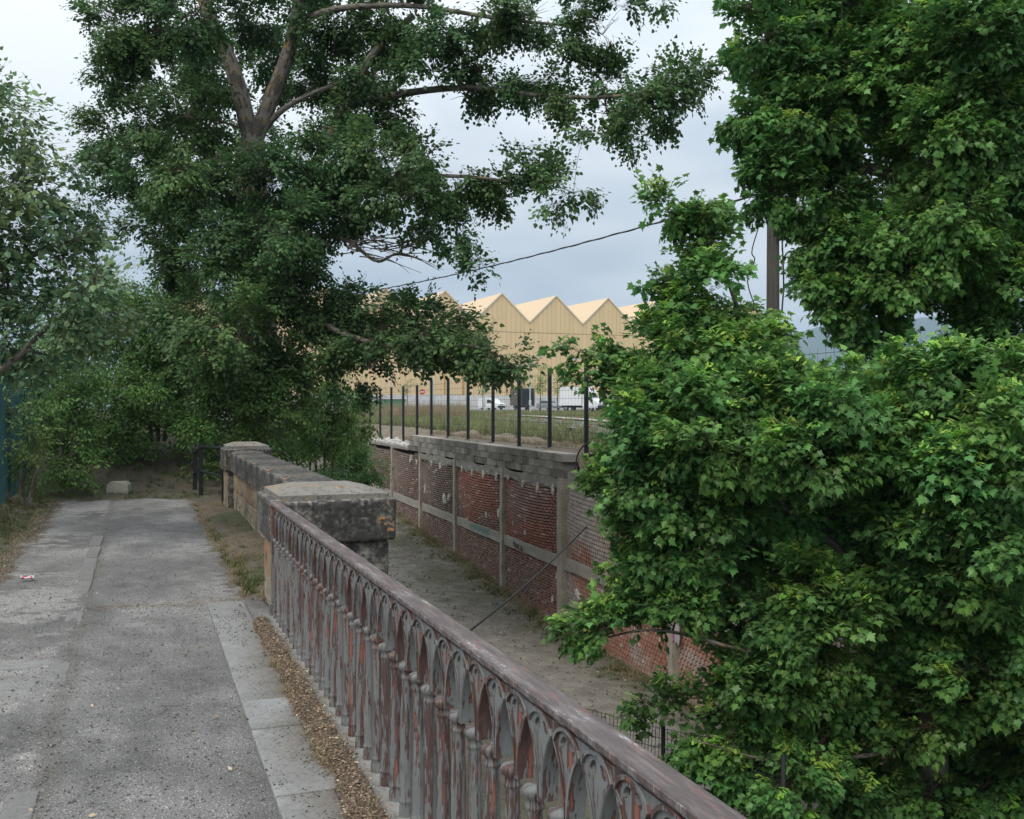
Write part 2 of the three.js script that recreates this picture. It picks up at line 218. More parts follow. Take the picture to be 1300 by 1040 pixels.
/* ------------------------------------------------------------------ the path on the bridge */
{
  const pc = (u, v) => {
    const n = fbm(u * 0.9 + 4, v * 1.6 + 4, 4), m = fbm(u * 3.5 + 14, v * 7 + 14, 4), f = fbm(u * 11, v * 16, 3);
    let g = 0.47 + 0.47 * sstep(0.2, 0.8, n) + 0.34 * (m - 0.5); let c = [g, g * 0.99, g * 0.975];
    const left = sstep(-0.36, -0.5, v);                                    // old concrete showing through on the left, worn in bands
    const worn = left * sstep(0.52, 0.6, fbm(u * 2.4 + 33, v * 1.2 + 33, 4) * 0.75 + f * 0.25);
    c = mix3(c, [1.12, 1.1, 1.06], worn * 0.8);
    c = mix3(c, [0.46, 0.4, 0.32], sstep(0.55, 0.72, m) * 0.4 * sstep(-0.2, -1.3, v));
    c = mix3(c, [0.44, 0.36, 0.265], sstep(0.55, 0.66, m * 0.45 + n * 0.3 + sstep(0.66, 0.95, v + (f - .5) * .3) * sstep(8.7, 9.4, u) * 0.4 + sstep(-1.0, -1.38, v + (f - .5) * .3) * 0.42));
    c = mix3(c, [0.46, 0.43, 0.38], sstep(0.075, 0.02, Math.abs(v + 0.4 - 0.015 * Math.sin(u * 3)) + (f - .5) * .06) * 0.6);
    return c;
  };
  const edge = (u, v) => v < 0 ? v * (1 + 0.05 * (fbm(u * 1.5, 3, 3) - 0.5)) : v * (1 + 0.06 * (fbm(u * 2, 8, 3) - 0.5));
  const pg = grid(-6, 19.6, 520, -1.42, 1.0, 74, (u, v) => B(u, 0.006 + 0.02 * (fbm(u * 1.2, v * 1.5, 3) - 0.5) - 0.09 * sstep(18.2 + 1.6 * fbm(v * 1.8 + 7, 3, 3), 19.5, u) - 0.05 * sstep(0.22, 0.0, v + 1.42 - 0.3 * (fbm(u * 2.2 + 5, 1, 3) - 0.4)) - 0.015 * sstep(0.06, 0.0, Math.abs(v + 0.4)) * fbm(u * 2, 4, 2), edge(u, v)), pc, 0.6);
  top(part('path', pg, mat.path, scene), 'grey gravelly asphalt path over the bridge', 'path', null, 'structure');

  // loose chips lying on the path
  const r = rng(5), chip = new THREE.IcosahedronGeometry(1, 0), ms = [], cs = [];
  for (let k = 0; k < 9000; k++) { const u = 3 + 14 * r() * r(), v = -1.4 + 2.25 * r(); if (v > 0.5 && u < 8.8 && r() < 0.7) continue; const s = 0.003 + 0.0055 * r() * r(); ms.push(M4(B(u, 0.008 + 0.02 * (fbm(u * 1.2, v * 1.5, 3) - 0.5), v), E(r() * 6, r() * 6, r() * 6), V(s * 1.3, s * 0.7, s))); const g = 0.09 + 0.28 * r() * r(); cs.push([g, g * 0.98, g * 0.94]); }
  top(instanced('gravel', chip, std({ roughness: 1 }), ms, cs), 'loose grey stone chips lying on the path', 'gravel', null, 'stuff');
  { const mc = [], cc = []; for (let k = 0; k < 3000; k++) { const u = 1.5 + 7.1 * r(), v = 0.78 - 0.26 * Math.pow(r(), 2.4), s = 0.002 + 0.0038 * r() * r(); if (fbm(u * 4, v * 11, 3) < 0.46) continue; mc.push(M4(B(u, 0.033, v), E(r() * 6, r() * 6, r() * 6), V(s * 1.4, s * 0.5, s))); const g = 0.05 + 0.12 * r(); cc.push([g * 1.1, g * 0.95, g * 0.78]); } top(instanced('crumbs', chip, std({ roughness: 1 }), mc, cc), 'dark crumbs of soil strewn on the kerb slabs', 'soil', null, 'stuff'); }
  // twigs and dry scraps
  const tg = tube([V(0, 0, -0.5), V(0.05, 0.03, -0.1), V(-0.03, 0.01, 0.5)], [0.012, 0.018, 0.006], 4), mt = [], ct = [];
  for (let k = 0; k < 700; k++) { const side = r(), u = 3.2 + 15.5 * r(), v = side < 0.35 ? -1.4 + 0.7 * r() * r() : side < 0.55 ? 0.35 + 0.5 * r() : -1.3 + 2 * r(); const L = 0.05 + 0.13 * r() * r(); mt.push(M4(B(u, 0.014, v), E((r() - .5) * .2, r() * 6.3, 0), V(L * 0.6, L * 0.5, L))); const g = 0.5 + r(); ct.push([0.14 * g, 0.105 * g, 0.07 * g]); }
  top(instanced('twig_litter', tg, std({ roughness: 1 }), mt, ct), 'dry twigs and stalks scattered over the path', 'litter', null, 'stuff');

  { const md = [], cd = []; for (let k = 0; k < 260; k++) { const a = r(), u = 8.95 + 0.16 * (r() + r() - 1) - 0.12 * Math.sin(a * 3), v = mix(-0.35, 0.85, a); const L = 0.04 + 0.16 * r() * r(); md.push(M4(B(u, 0.016 + 0.01 * r(), v), E((r() - .5) * .2, 1.2 + (r() - .5) * 1.4, 0), V(L * 0.4, L * 0.4, L))); const g = 0.6 + r(); cd.push([0.17 * g, 0.135 * g, 0.085 * g]); } top(instanced('stalk_drift', tg, std({ roughness: 1 }), md, cd), 'line of dry stalks drifted across the path by the kerb slabs', 'litter', null, 'stuff'); }
  // concrete slabs along the railing, with open joints
  const slabs = bFrame('kerb_slabs'), joints = [8.76, 6.44, 5.77, 5.25, 4.32, 3.35, 2.5, 1.6, 0.7, -0.3, -1.2];
  for (let k = 0; k < joints.length - 1; k++) {
    const L = joints[k] - joints[k + 1] - 0.012, w = 0.29, cu = (joints[k] + joints[k + 1]) / 2;
    const g = rough(new RoundedBoxGeometry(w, 0.06, L, 3, 0.01), 0.012, 3, k * 7);
    const q = new THREE.PlaneGeometry(w - 0.012, L - 0.012, 10, Math.ceil(L * 30)); q.rotateX(-Math.PI / 2);
    const mk = (x, z) => { const n = fbm(x * 9 + k * 5 + 40, z * 6 + 40, 4), m = fbm(x * 30, (z + cu) * 30 + 60, 3); let c = mix3([0.22, 0.22, 0.213], [0.32, 0.32, 0.313], n); return mix3(c, [0.13, 0.11, 0.085], sstep(0.52, 0.68, m * 0.5 + n * 0.2 + sstep(-0.02, 0.15, x) * 0.3)); };
    colored(g, (x, y, z) => mk(x, z)); boxUV(g, 1.2);
    part('slab', g, mat.concrete, slabs, V(0.53 + w / 2, 0.0 + (k % 3) * 0.002, -cu), [0, 0, (k % 2 ? 1 : -1) * 0.004]);
  }
  top(slabs, 'row of pale concrete kerb slabs between path and iron railing', 'kerb', null, 'structure');

  // worn concrete edging stones showing on the left of the path
  const es = bFrame('edging_stones');
  const rr = rng(77);
  let u = 4.0; while (u < 13) { const L = 0.5 + 0.7 * rr(); if (rr() < 0.62) { const g = rough(new RoundedBoxGeometry(0.13, 0.05, L, 3, 0.012), 0.03, 2.4, u * 3); colored(g, (x, y, z) => mix3([0.14, 0.137, 0.128], [0.235, 0.23, 0.22], fbm(x * 12 + u, z * 7, 3))); boxUV(g, 1.2); part('edging_stone', g, mat.concrete, es, V(-0.47, -0.012 - 0.006 * rr(), -(u + L / 2)), [0, (rr() - .5) * .03, 0]); } u += L + 0.03; }
  top(es, 'sunken worn concrete edging stones set along the path', 'edging', null, 'structure');
  // cracked pale concrete patches left of the joint
  const cp = bFrame('concrete_patches');
  for (const [u0, v0, w, L, s] of [[6.55, -0.95, 0.72, 0.36, 1], [6.05, -1.0, 0.66, 0.42, 2], [7.15, -0.82, 0.5, 0.16, 3], [4.75, -0.95, 0.5, 0.12, 4], [5.0, -1.15, 0.36, 0.1, 6]]) {
    const sh = new THREE.Shape(), N = 34; for (let i = 0; i < N; i++) { const a = i / N * Math.PI * 2, cx = Math.cos(a), cy = Math.sin(a), k = 1 / Math.max(Math.abs(cx), Math.abs(cy)), j = 0.8 + 0.4 * fbm(cx * 2.2 + s * 9, cy * 2.2 + s * 5, 3); const x = cx * k * w / 2 * j, y = cy * k * L / 2 * j; i ? sh.lineTo(x, y) : sh.moveTo(x, y); }
    const g = new THREE.ExtrudeGeometry(sh, { depth: 0.006, bevelEnabled: true, bevelSize: 0.012, bevelThickness: 0.004, bevelSegments: 1 }); g.rotateX(-Math.PI / 2);
    colored(g, (x, y, z) => mix3([0.17, 0.167, 0.158], [0.3, 0.297, 0.285], fbm(x * 8 + s, z * 14, 4))); boxUV(g, 1.3);
    part('patch', g, mat.concrete, cp, V(v0, -0.002, -u0), [0, 0.02, 0]);
  }
  top(cp, 'broken pale concrete patches in the asphalt path', 'concrete', null, 'structure');

  // bridge body below the deck
  const body = bFrame('bridge_side'); const bg = boxUV(new THREE.BoxGeometry(0.5, 4.2, 24), 0.5); part('side_wall', bg, mat.stain, body, V(0.86, -2.14, -4)); part('abutment', boxUV(new THREE.BoxGeometry(0.9, 4.2, 10.2), 0.5), mat.stain, body, V(1.4, -2.16, -12.9));
  top(body, 'stained masonry side of the bridge below the railing', 'bridge', null, 'structure');
}

/* ------------------------------------------------------------------ cast-iron railing */
{
  const rail = bFrame('iron_railing'), S = 0.172, RV = 0.985, U1 = 7.95, yc = 0.635, ya = 0.84, w0 = 0.008;
  // plinth
  const pl = rough(new RoundedBoxGeometry(0.17, 0.1, 12.2, 2, 0.015), 0.012, 3, 4); colored(pl, (x, y, z) => mix3([0.17, 0.165, 0.15], [0.29, 0.28, 0.26], fbm(x * 9 + 5, z * 5, 4))); boxUV(pl, 1.2);
  part('plinth', pl, mat.concrete, rail, V(RV, 0.0, -(U1 - 6.0)));
  // shaft with base, fluting and double-ring capital
  const prof = [[0.031, 0.045], [0.031, 0.085], [0.026, 0.095], [0.031, 0.104], [0.031, 0.114], [0.025, 0.122], [0.0235, 0.2], [0.0225, 0.42], [0.021, yc - 0.055], [0.0265, yc - 0.048], [0.0265, yc - 0.04], [0.0225, yc - 0.034], [0.024, yc - 0.02], [0.0335, yc - 0.012], [0.035, yc + 0.001], [0.032, yc + 0.009], [0.02, yc + 0.013], [0.001, yc + 0.014]].map(([x, y]) => new THREE.Vector2(x, y));
  const shaft = new THREE.LatheGeometry(prof, 12);
  { const p = shaft.attributes.position, uv = shaft.attributes.uv; for (let i = 0; i < p.count; i++) { const x = p.getX(i), z = p.getZ(i), y = p.getY(i), r = Math.hypot(x, z), a = Math.atan2(z, x); uv.setXY(i, a / 6.283 * 0.28, y); if (y > 0.14 && y < yc - 0.06) { const k = 1 + 0.13 * Math.cos(a * 4); p.setX(i, x * k); p.setZ(i, z * k); } else if (y >= yc - 0.01 && y < yc + 0.016) { const k = 1 + 0.06 * Math.cos(a * 4); p.setX(i, x * k); p.setZ(i, z * k); } } shaft.computeVertexNormals(); }
  // shield between two lancet openings, with a moulded rim and a small cusp below its head
  const halfW = (y) => { const t = Math.min(1, (y - yc) / (ya - yc)); const A = S / 2 - w0, H = ya - yc, RR = (H * H + A * A) / (2 * A), a = Math.sqrt(Math.max(0, RR * RR - t * t * H * H)) - (RR - A); return S / 2 - a; };
  const plate = new THREE.Shape(); const ys = []; for (let k = 0; k <= 12; k++) ys.push(mix(yc + 0.004, ya, Math.pow(k / 12, 0.85)));
  plate.moveTo(-halfW(ys[0]), ys[0]); for (const y of ys.slice(1)) plate.lineTo(-halfW(y), y); plate.lineTo(-S / 2, 0.868); plate.lineTo(S / 2, 0.868); for (const y of ys.slice().reverse()) plate.lineTo(halfW(y), y);
  const hy = ya - 0.03; for (const s of [-1, 1]) { const h = new THREE.Path(); for (let k = 0; k < 10; k++) { const a = k / 10 * 6.283, x = s * 0.027 + Math.cos(a) * 0.017, y = hy + 0.024 + Math.sin(a) * 0.013 - Math.cos(a) * s * 0.008; k ? h.lineTo(x, y) : h.moveTo(x, y); } plate.holes.push(h); }
  const plateG = new THREE.ExtrudeGeometry(plate, { depth: 0.034, bevelEnabled: false }); plateG.translate(0, 0, -0.017); plateG.rotateY(Math.PI / 2); boxUV(plateG, 1);
  const outline = (inset) => { const q = []; for (const y of ys) { if (y > hy) break; q.push([-Math.max(halfW(y) - inset, 0.003), y + inset * 0.6]); } const hx = S / 2 - 0.004 - inset; for (let k = 1; k < 12; k++) { const a = Math.PI * (1 - k / 12); q.push([Math.cos(a) * hx, hy + 0.004 + Math.sin(a) * (0.06 - inset)]); } return q.concat(ys.filter((y) => y <= hy).reverse().map((y) => [Math.max(halfW(y) - inset, 0.003), y + inset * 0.6])); };
  const rimS = new THREE.Shape(outline(0).map(([x, y]) => new THREE.Vector2(x, y))); rimS.holes.push(new THREE.Path(outline(0.009).map(([x, y]) => new THREE.Vector2(x, y))));
  const rimG = new THREE.ExtrudeGeometry(rimS, { depth: 0.044, bevelEnabled: true, bevelSize: 0.002, bevelThickness: 0.003, bevelSegments: 1 }); rimG.translate(0, 0, -0.022); rimG.rotateY(Math.PI / 2); boxUV(rimG, 1);
  const N = 54; for (let k = 0; k < N; k++) {
    const z = -(U1 - 0.1 - k * S), m = paints[(k * 5 + (k % 7)) % 6]; part('baluster', shaft, m, rail, V(RV, 0, z), [0, (k % 4) * 1.5708, 0]);
    const a = part('arch_panel', plateG, paints[(k * 3 + 2) % 6], rail, V(RV, 0, z + S / 2)); part('moulded_rim', rimG, paints[(k * 5 + 1) % 6], a);
  }
  // fixing bar above the arches, and moulded handrail
  part('upper_bar', boxUV(new RoundedBoxGeometry(0.024, 0.02, 9.8, 2, 0.004), 1), paints[1], rail, V(RV, 0.872, -(U1 - 4.95)));
  const hs = new THREE.Shape(); hs.moveTo(-0.028, 0); hs.lineTo(-0.03, 0.008); hs.lineTo(-0.04, 0.013); hs.lineTo(-0.041, 0.026); hs.quadraticCurveTo(-0.038, 0.032, -0.028, 0.034); hs.quadraticCurveTo(0, 0.038, 0.028, 0.034); hs.quadraticCurveTo(0.038, 0.032, 0.041, 0.026); hs.lineTo(0.04, 0.013); hs.lineTo(0.03, 0.008); hs.lineTo(0.028, 0);
  const hg = new THREE.ExtrudeGeometry(hs, { depth: 10, steps: 60, bevelEnabled: false, curveSegments: 5 }); boxUV(hg, 1);
  { const p = hg.attributes.position; for (let i = 0; i < p.count; i++) p.setX(i, p.getX(i) + 0.004 * (fbm(p.getZ(i) * 1.1, 2, 2) - .5)); }
  part('handrail', hg, mat.rail, rail, V(RV, 0.882, -U1));
  const post = mergeGeometries([moved(new RoundedBoxGeometry(0.06, 0.9, 0.06, 2, 0.006), 0, 0.45, 0), moved(new RoundedBoxGeometry(0.085, 0.05, 0.085, 2, 0.008), 0, 0.9, 0), moved(new RoundedBoxGeometry(0.09, 0.1, 0.09, 2, 0.008), 0, 0.09, 0)]);
  part('end_post', boxUV(post, 1), paints[3], rail, V(RV, 0, -(U1 + 0.03)));
  top(rail, 'rusty grey cast-iron railing of pointed arches along the bridge', 'railing');
}

/* ------------------------------------------------------------------ stone pier and parapet */
{
  const pier = (name, u0, u1, v0, v1, hb, ht, over) => {
    const g = bFrame(name), w = v1 - v0, d = u1 - u0, cv = (v0 + v1) / 2, cu = (u0 + u1) / 2;
    const capG = boxUV(rough(new RoundedBoxGeometry(w + over * 2, ht - hb, d + over * 2, 8, 0.03), 0.035, 4, u0), 0.8); part('cap_block', capG, mat.stain, g, V(cv, (hb + ht) / 2, -cu));
    part('shaft', boxUV(rough(new RoundedBoxGeometry(w, hb + 0.3, d, 6, 0.02), 0.02, 3, u0 + 3), 0.8), [mat.stain, mat.pale, mat.stain, mat.stain, mat.stain, mat.stain], g, V(cv, (hb - 0.3) / 2, -cu));
    const sw = w / 2 - 0.0, sd = d / 2, s = new THREE.BufferGeometry(), y0 = 0, y1 = 0.05, y2 = 0.1, P = []; // weathered slab with four falls
    const ring = (k, y) => [[-sw * k, y, -sd * k], [sw * k, y, -sd * k], [sw * k, y, sd * k], [-sw * k, y, sd * k]]; const rs = [ring(1, y0), ring(1, y1), ring(0.55, y2), ring(0.02, y2 + 0.006)]; const pos = [];
    for (let a = 0; a < 3; a++) for (let b = 0; b < 4; b++) { const A = rs[a][b], Bq = rs[a][(b + 1) % 4], C = rs[a + 1][(b + 1) % 4], D = rs[a + 1][b]; pos.push(...A, ...C, ...Bq, ...A, ...D, ...C); }
    s.setAttribute('position', new THREE.Float32BufferAttribute(pos, 3)); s.computeVertexNormals(); boxUV(s, 0.9);
    part('cap_slab', s, matSlab, g, V(cv, ht - 0.004, -cu)); return g;
  };
  const matSlab = std({ map: texture(512, (u, v) => { const a = fbm(u * 7, v * 7, 5, 7, 111), b = fbm(u * 40, v * 40, 3, 40, 113), c = fbm(u * 11, v * 11, 4, 11, 117); let k = mix3([0.11, 0.103, 0.09], [0.29, 0.275, 0.24], a * .5 + b * .5); k = mix3(k, [0.34, 0.2, 0.09], sstep(0.6, 0.72, c) * 0.6); return mix3(k, [0.055, 0.052, 0.045], sstep(0.6, 0.68, b) * 0.6); }), bumpMap: grainB, bumpScale: 0.008, roughness: 1 });
  top(pier('stone_pier', 8.09, 9.1, 1.03, 1.9, 0.56, 0.9, 0.055), 'broad square stone pier with blackened cap at the end of the railing', 'pier');
  top(pier('stone_pier', 16.75, 17.55, 1.33, 1.98, 0.6, 0.96, 0.045), 'small stone pier at the far end of the parapet beside the black barrier', 'pier');
  const par = bFrame('stone_parapet'); let u = 9.0, k = 0;
  while (u < 16.8) { const L = Math.min(1.15 + (k * 37 % 10) * 0.05, 16.82 - u); if (L < 0.2) break; // coping stones: flat-topped, slightly domed
    const sh = new THREE.Shape(); sh.moveTo(-0.25, 0); sh.lineTo(-0.25, 0.26); sh.quadraticCurveTo(-0.24, 0.29, -0.2, 0.3); sh.quadraticCurveTo(0, 0.335, 0.2, 0.3); sh.quadraticCurveTo(0.24, 0.29, 0.25, 0.26); sh.lineTo(0.25, 0);
    const g = new THREE.ExtrudeGeometry(sh, { depth: L - 0.006, steps: 10, bevelEnabled: false, curveSegments: 5 }); g.translate(0, 0, -(u + L)); boxUV(rough(g, 0.014, 2.2, 0), 0.7); part('coping_stone', g, mat.stain, par, V(1.62, 0.62, 0), null); u += L; k++; }
  for (let c = 0; c < 2; c++) { u = 9.05 - c * 0.35; while (u < 16.85) { const L = Math.min(0.62 + ((k * 53) % 10) * 0.045, 16.9 - u); if (L < 0.08) break; const g = boxUV(rough(new RoundedBoxGeometry(0.42, 0.3, L - 0.012, 3, 0.012), 0.02, 4, k * 13), 0.8); const uvs = g.attributes.uv; for (let i = 0; i < uvs.count; i++) uvs.setXY(i, uvs.getX(i) + k * 0.37, uvs.getY(i) + c * 0.3); part('wall_stone', g, mat.pale, par, V(1.63, 0.155 + c * 0.311, -(u + L / 2))); u += L; k++; } }
  part('wall_core', new THREE.BoxGeometry(0.36, 0.62, 7.7), std({ color: lin(0.12, 0.1, 0.075), roughness: 1 }), par, V(1.63, 0.29, -12.95));
  top(par, 'long stone parapet with black-stained coping between the two piers', 'parapet');

  // black steel barrier past the parapet
  const bar = grp('steel_barrier'), p1 = at(284, 642, 17.3), p2 = at(255, 628, 19.0), p3 = at(247, 626, 19.6); const ps = [p1, p2, p3], hs = [1.04, 0.95, 0.82];
  ps.forEach((p, i) => part('post', new RoundedBoxGeometry(0.075, hs[i] + 0.3, 0.05, 1, 0.006), mat.black, bar, V(p.x, p.y - 0.3 + (hs[i] + 0.3) / 2, p.z), [0, 0.5, 0]));
  for (const f of [0.93, 0.46]) for (let i = 0; i < 2; i++) part('rail', tube([V(ps[i].x, ps[i].y + hs[i] * f, ps[i].z), V(ps[i + 1].x, ps[i + 1].y + hs[i + 1] * f, ps[i + 1].z)], 0.024, 8), mat.black, bar);
  top(bar, 'low black steel barrier with three posts beyond the parapet', 'barrier');

  // stub of concrete at the end of the path, and two crushed cans
  const bl = grp('concrete_block', at(151, 628.5, 18.9), 0.15), bs = new THREE.Shape(); bs.moveTo(-0.19, 0); bs.lineTo(-0.175, 0.2); bs.lineTo(-0.13, 0.25); bs.lineTo(0.13, 0.25); bs.lineTo(0.175, 0.2); bs.lineTo(0.19, 0);
  const blg = new THREE.ExtrudeGeometry(bs, { depth: 0.3, steps: 4, bevelEnabled: true, bevelSize: 0.008, bevelThickness: 0.008, bevelSegments: 1 }); blg.translate(0, -0.03, -0.15); rough(blg, 0.012, 5); colored(blg, (x, y, z) => mix3([0.28, 0.27, 0.21], [0.5, 0.48, 0.41], fbm(x * 9, y * 9 + z, 3))); boxUV(blg, 1.2); part('block', blg, mat.concrete, bl);
  bl.position.y = 0.02; top(bl, 'small weathered concrete block standing at the end of the path', 'block');
  const can = (px, py, label, rot, red) => { const D = F * EYE / (py - HORIZON), g = grp('crushed_can', at(px, py, D), rot); g.position.y = 0.035; const cg = new THREE.CylinderGeometry(0.032, 0.033, 0.12, 14, 5); cg.rotateZ(Math.PI / 2); const p = cg.attributes.position; for (let i = 0; i < p.count; i++) { const x = p.getX(i), k = 1 - 0.5 * Math.exp(-x * x * 900); p.setY(i, p.getY(i) * 0.62 * k + 0.006 * Math.sin(x * 90)); p.setZ(i, p.getZ(i) * (1 + 0.12 * Math.sin(x * 60))); } cg.computeVertexNormals(); colored(cg, (x, y, z) => Math.abs(x) > 0.05 ? [0.55, 0.55, 0.56] : Math.sin(x * 70 + z * 40) > 0.1 ? [0.6, 0.6, 0.6] : red); part('body', cg, std({ vertexColors: true, roughness: 0.35, metalness: 0.3 }), g); top(g, label, 'can'); };
  can(35, 738, 'crushed red and white drinks can lying flat on the asphalt', 0.2, [0.4, 0.03, 0.06]);
  can(82, 629, 'white and red drinks can at the corner where the path ends', 0.5, [0.45, 0.03, 0.05]);
}

/* ------------------------------------------------------------------ retaining wall of hollow bricks */
{
  const wall = wFrame('retaining_wall'), r = rng(21), colU = [-22.5, -18, -13.9, -9.3, -5.45, 0, 4.42, 9.25, 14.0, 18.95, 24];
  // local (v, y, -u); the face looks towards -v
  part('backing', new THREE.BoxGeometry(0.3, 4.6, 52), std({ color: lin(0.055, 0.045, 0.04), roughness: 1 }), wall, V(0.3, -2.32, -1.8));
  for (let b = 0; b < colU.length - 1; b++) {
    const a0 = colU[b] + 0.14, a1 = colU[b + 1] - 0.14, L = a1 - a0, open = colU[b] < -1, old = colU[b] > 8, mid = (a0 + a1) / 2;
    const g0 = yardH(mid) - 0.25;
    for (const [y0, y1, nm, up] of [[-1.82, -0.06, 'upper_bricks', 1], [g0, -2.1, 'lower_bricks', 0]]) {
      const mb = new MB(), pitch = open ? 0.092 : 0.07, bw = open ? 0.118 : 0.235, gap = open ? 0.045 : 0.016;
      const n = Math.floor((y1 - y0 + 0.1) / pitch);
      for (let k = 0; k < n; k++) for (let x = a0 - (k % 2 ? bw / 2 : 0); x < a1; x += bw) {
        let c0 = Math.max(a0, x + gap / 2), c1 = Math.min(a1, x + bw - gap / 2); if (c1 - c0 < 0.03) continue; const c = (c0 + c1) / 2, s = (c - a0) / L;
        const sag = up ? -0.11 * 4 * s * (1 - s) * (1 - 0.55 * (k / n)) : -0.03 * 4 * s * (1 - s), bulge = up ? 0.07 * 4 * s * (1 - s) * Math.sin(Math.PI * Math.min(1, k / n)) : 0;
        const y = y0 + (k + 0.5) * pitch + sag * (k / n > 0.96 ? 0.4 : 1); if (y > y1 || y < y0 - 0.02 + (up ? 0.02 : -1)) continue;
        if (up && k > n - 3 && fbm(c * 1.3, b * 7, 3) > 0.5) continue;
        const nz = fbm(c * 0.8 + b * 9, y * 1.1, 4), n2 = r(); let col;
        if (open) col = mix3([0.31, 0.275, 0.25], [0.27, 0.14, 0.1], sstep(0.42, 0.68, nz + sstep(0.8, 4, -c) * 0.22));
        else col = mix3([0.25, 0.108, 0.078], [0.205, 0.125, 0.098], sstep(0.4, 0.62, nz + (old ? 0.13 : 0)));
        if (old) col = mix3(col, [0.145, 0.118, 0.1], 0.5 + 0.3 * nz);
        if (!up && !open) col = mix3(col, [0.24, 0.17, 0.135], 0.3 + 0.3 * nz);
        if (n2 > 0.94) col = mix3(col, [0.36, 0.32, 0.28], 0.6); const q = 1.08 + 0.36 * r(); col = col.map((t) => t * q);
        const prot = (r() - 0.5) * 0.014, h = pitch - (open ? 0.018 : 0.024);
        mb.box(-0.02 - bulge - prot, y, -c, 0.34 + bulge * 2, h, c1 - c0, col, 0.004, r);
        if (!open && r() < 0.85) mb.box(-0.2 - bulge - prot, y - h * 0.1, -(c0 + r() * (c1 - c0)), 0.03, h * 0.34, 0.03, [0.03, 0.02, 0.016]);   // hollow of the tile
      }
      const m = part(nm, mb.geo(), mat.brick, wall); m.userData.kind = 'stuff';
    }
    // concrete band between the brick panels
    const bg = rough(new THREE.BoxGeometry(0.4, 0.27, L, 4, 4, 40), 0.05, 1.6, b * 3); colored(bg, (x, y, z) => { const n = fbm(z * 1.5 + b * 20, y * 5, 4), m = fbm(z * 8 + b, y * 14 + 3, 3); let c = mix3([0.27, 0.25, 0.21], [0.5, 0.47, 0.41], n * .5 + m * .5); const u = mid - z; if (b === 6) c = mix3(c, [0.16, 0.27, 0.24], sstep(0.06, 0.02, Math.abs(y - 0.03) - 0.05) * sstep(5.6, 5.75, u) * sstep(7.7, 7.5, u)); return c; }); boxUV(bg, 0.7); part('band', bg, mat.concrete, wall, V(-0.03, -1.955, -mid));
  }
  for (let b = 0; b < colU.length; b++) { const big = b === 5, w = big ? 0.3 : 0.2, g0 = yardH(colU[b]) - 0.3, h = -0.02 - g0; const g = rough(new THREE.BoxGeometry(big ? 0.5 : 0.46, h, w, 4, 26, 4), 0.045, 2.2, b * 5); colored(g, (x, y, z) => { const n = fbm(y * 1.6 + b * 7, z * 4 + x * 3, 4), m = fbm(y * 9, z * 20 + b, 3); return mix3([0.28, 0.25, 0.2], [0.55, 0.5, 0.42], n * .6 + m * .4); }); boxUV(g, 0.7); part('column', g, mat.concrete, wall, V(-0.06, g0 + h / 2, -colU[b])); }
  // second stub beside the main column, end of the cap
  { const g = rough(new THREE.BoxGeometry(0.42, 3.6, 0.24, 4, 20, 4), 0.04, 2, 9); colored(g, (x, y, z) => mix3([0.2, 0.185, 0.16], [0.38, 0.35, 0.31], fbm(y * 3, z * 9, 4))); boxUV(g, 0.7); part('corner_column', g, mat.concrete, wall, V(0.02, -1.66, 0.36)); }
  // concrete block cap in three courses, from the main column to where it breaks off
  const bm = [0, 1, 2, 3, 4].map((s) => { const g = rough(new RoundedBoxGeometry(0.4, 0.187, 0.423, 3, 0.008), 0.012, 5, s * 9); colored(g, (x, y, z) => { const n = fbm(z * 5 + s * 9, y * 7 + s, 4), m = fbm(z * 22, y * 6 + s * 3, 3); return mix3(mix3([0.3, 0.28, 0.235], [0.48, 0.45, 0.385], n), [0.09, 0.083, 0.075], sstep(0.48, 0.66, m * 0.6 + n * 0.4) * 0.75); }); return boxUV(g, 0.9); });
  const bm2 = bm.map((g) => { g = g.clone(); const c = g.attributes.color; const cc = c.clone(); for (let i = 0; i < cc.count; i++) cc.setXYZ(i, c.getX(i) * 0.62, c.getY(i) * 0.61, c.getZ(i) * 0.6); g.setAttribute('color', cc); return g; });
  for (let c = 0; c < 3; c++) for (let k = 0; k < 38; k++) { const u = 0.12 + (k + (c % 2) * 0.5) * 0.425; if (u > 16.0 - (c === 2 ? 0.2 : 0)) continue; const dark = fbm(u * 0.4 + 3, c * 0.8 + 2, 3) > 0.5; if (c === 1 && k === 0) part('cap_block', bm[2], mat.concrete, wall, V(-0.05, 0.264, -0.1)).scale.z = 0.5; part('cap_block', (dark ? bm2 : bm)[(k * 3 + c * 2) % 5], mat.concrete, wall, V(-0.04 + 0.02 * (r() - .5) - c * 0.012, 0.075 + c * 0.189, -u), [0, 0.02 * (r() - .5), 0.015 * (r() - .5)]); }
  // crumbled render under the cap, sagging away from it
  for (const [ua, ub] of [[0.3, 4.3], [4.6, 9.1], [9.4, 13.9]]) { const g = grid(ua, ub, 60, -0.34, -0.02, 8, (u, y) => { const s = (u - ua) / (ub - ua), e = fbm(u * 1.7, 4, 3); const yy = y < -0.3 ? y + 0.2 * e - 0.05 * Math.sin(s * 3.14) : y; return V(-0.235 - 0.035 * fbm(u * 3, y * 9, 3), yy - (y > -0.05 ? 0.05 * sstep(0.45, 0.6, fbm(u * 0.9 + 7, 1, 3)) : 0), -u); }, (u, y) => mix3([0.2, 0.18, 0.15], [0.4, 0.38, 0.33], fbm(u * 4, y * 9, 4)), 0.6); const m = part('render', g, mat.concrete, wall); m.material.side = THREE.DoubleSide; }
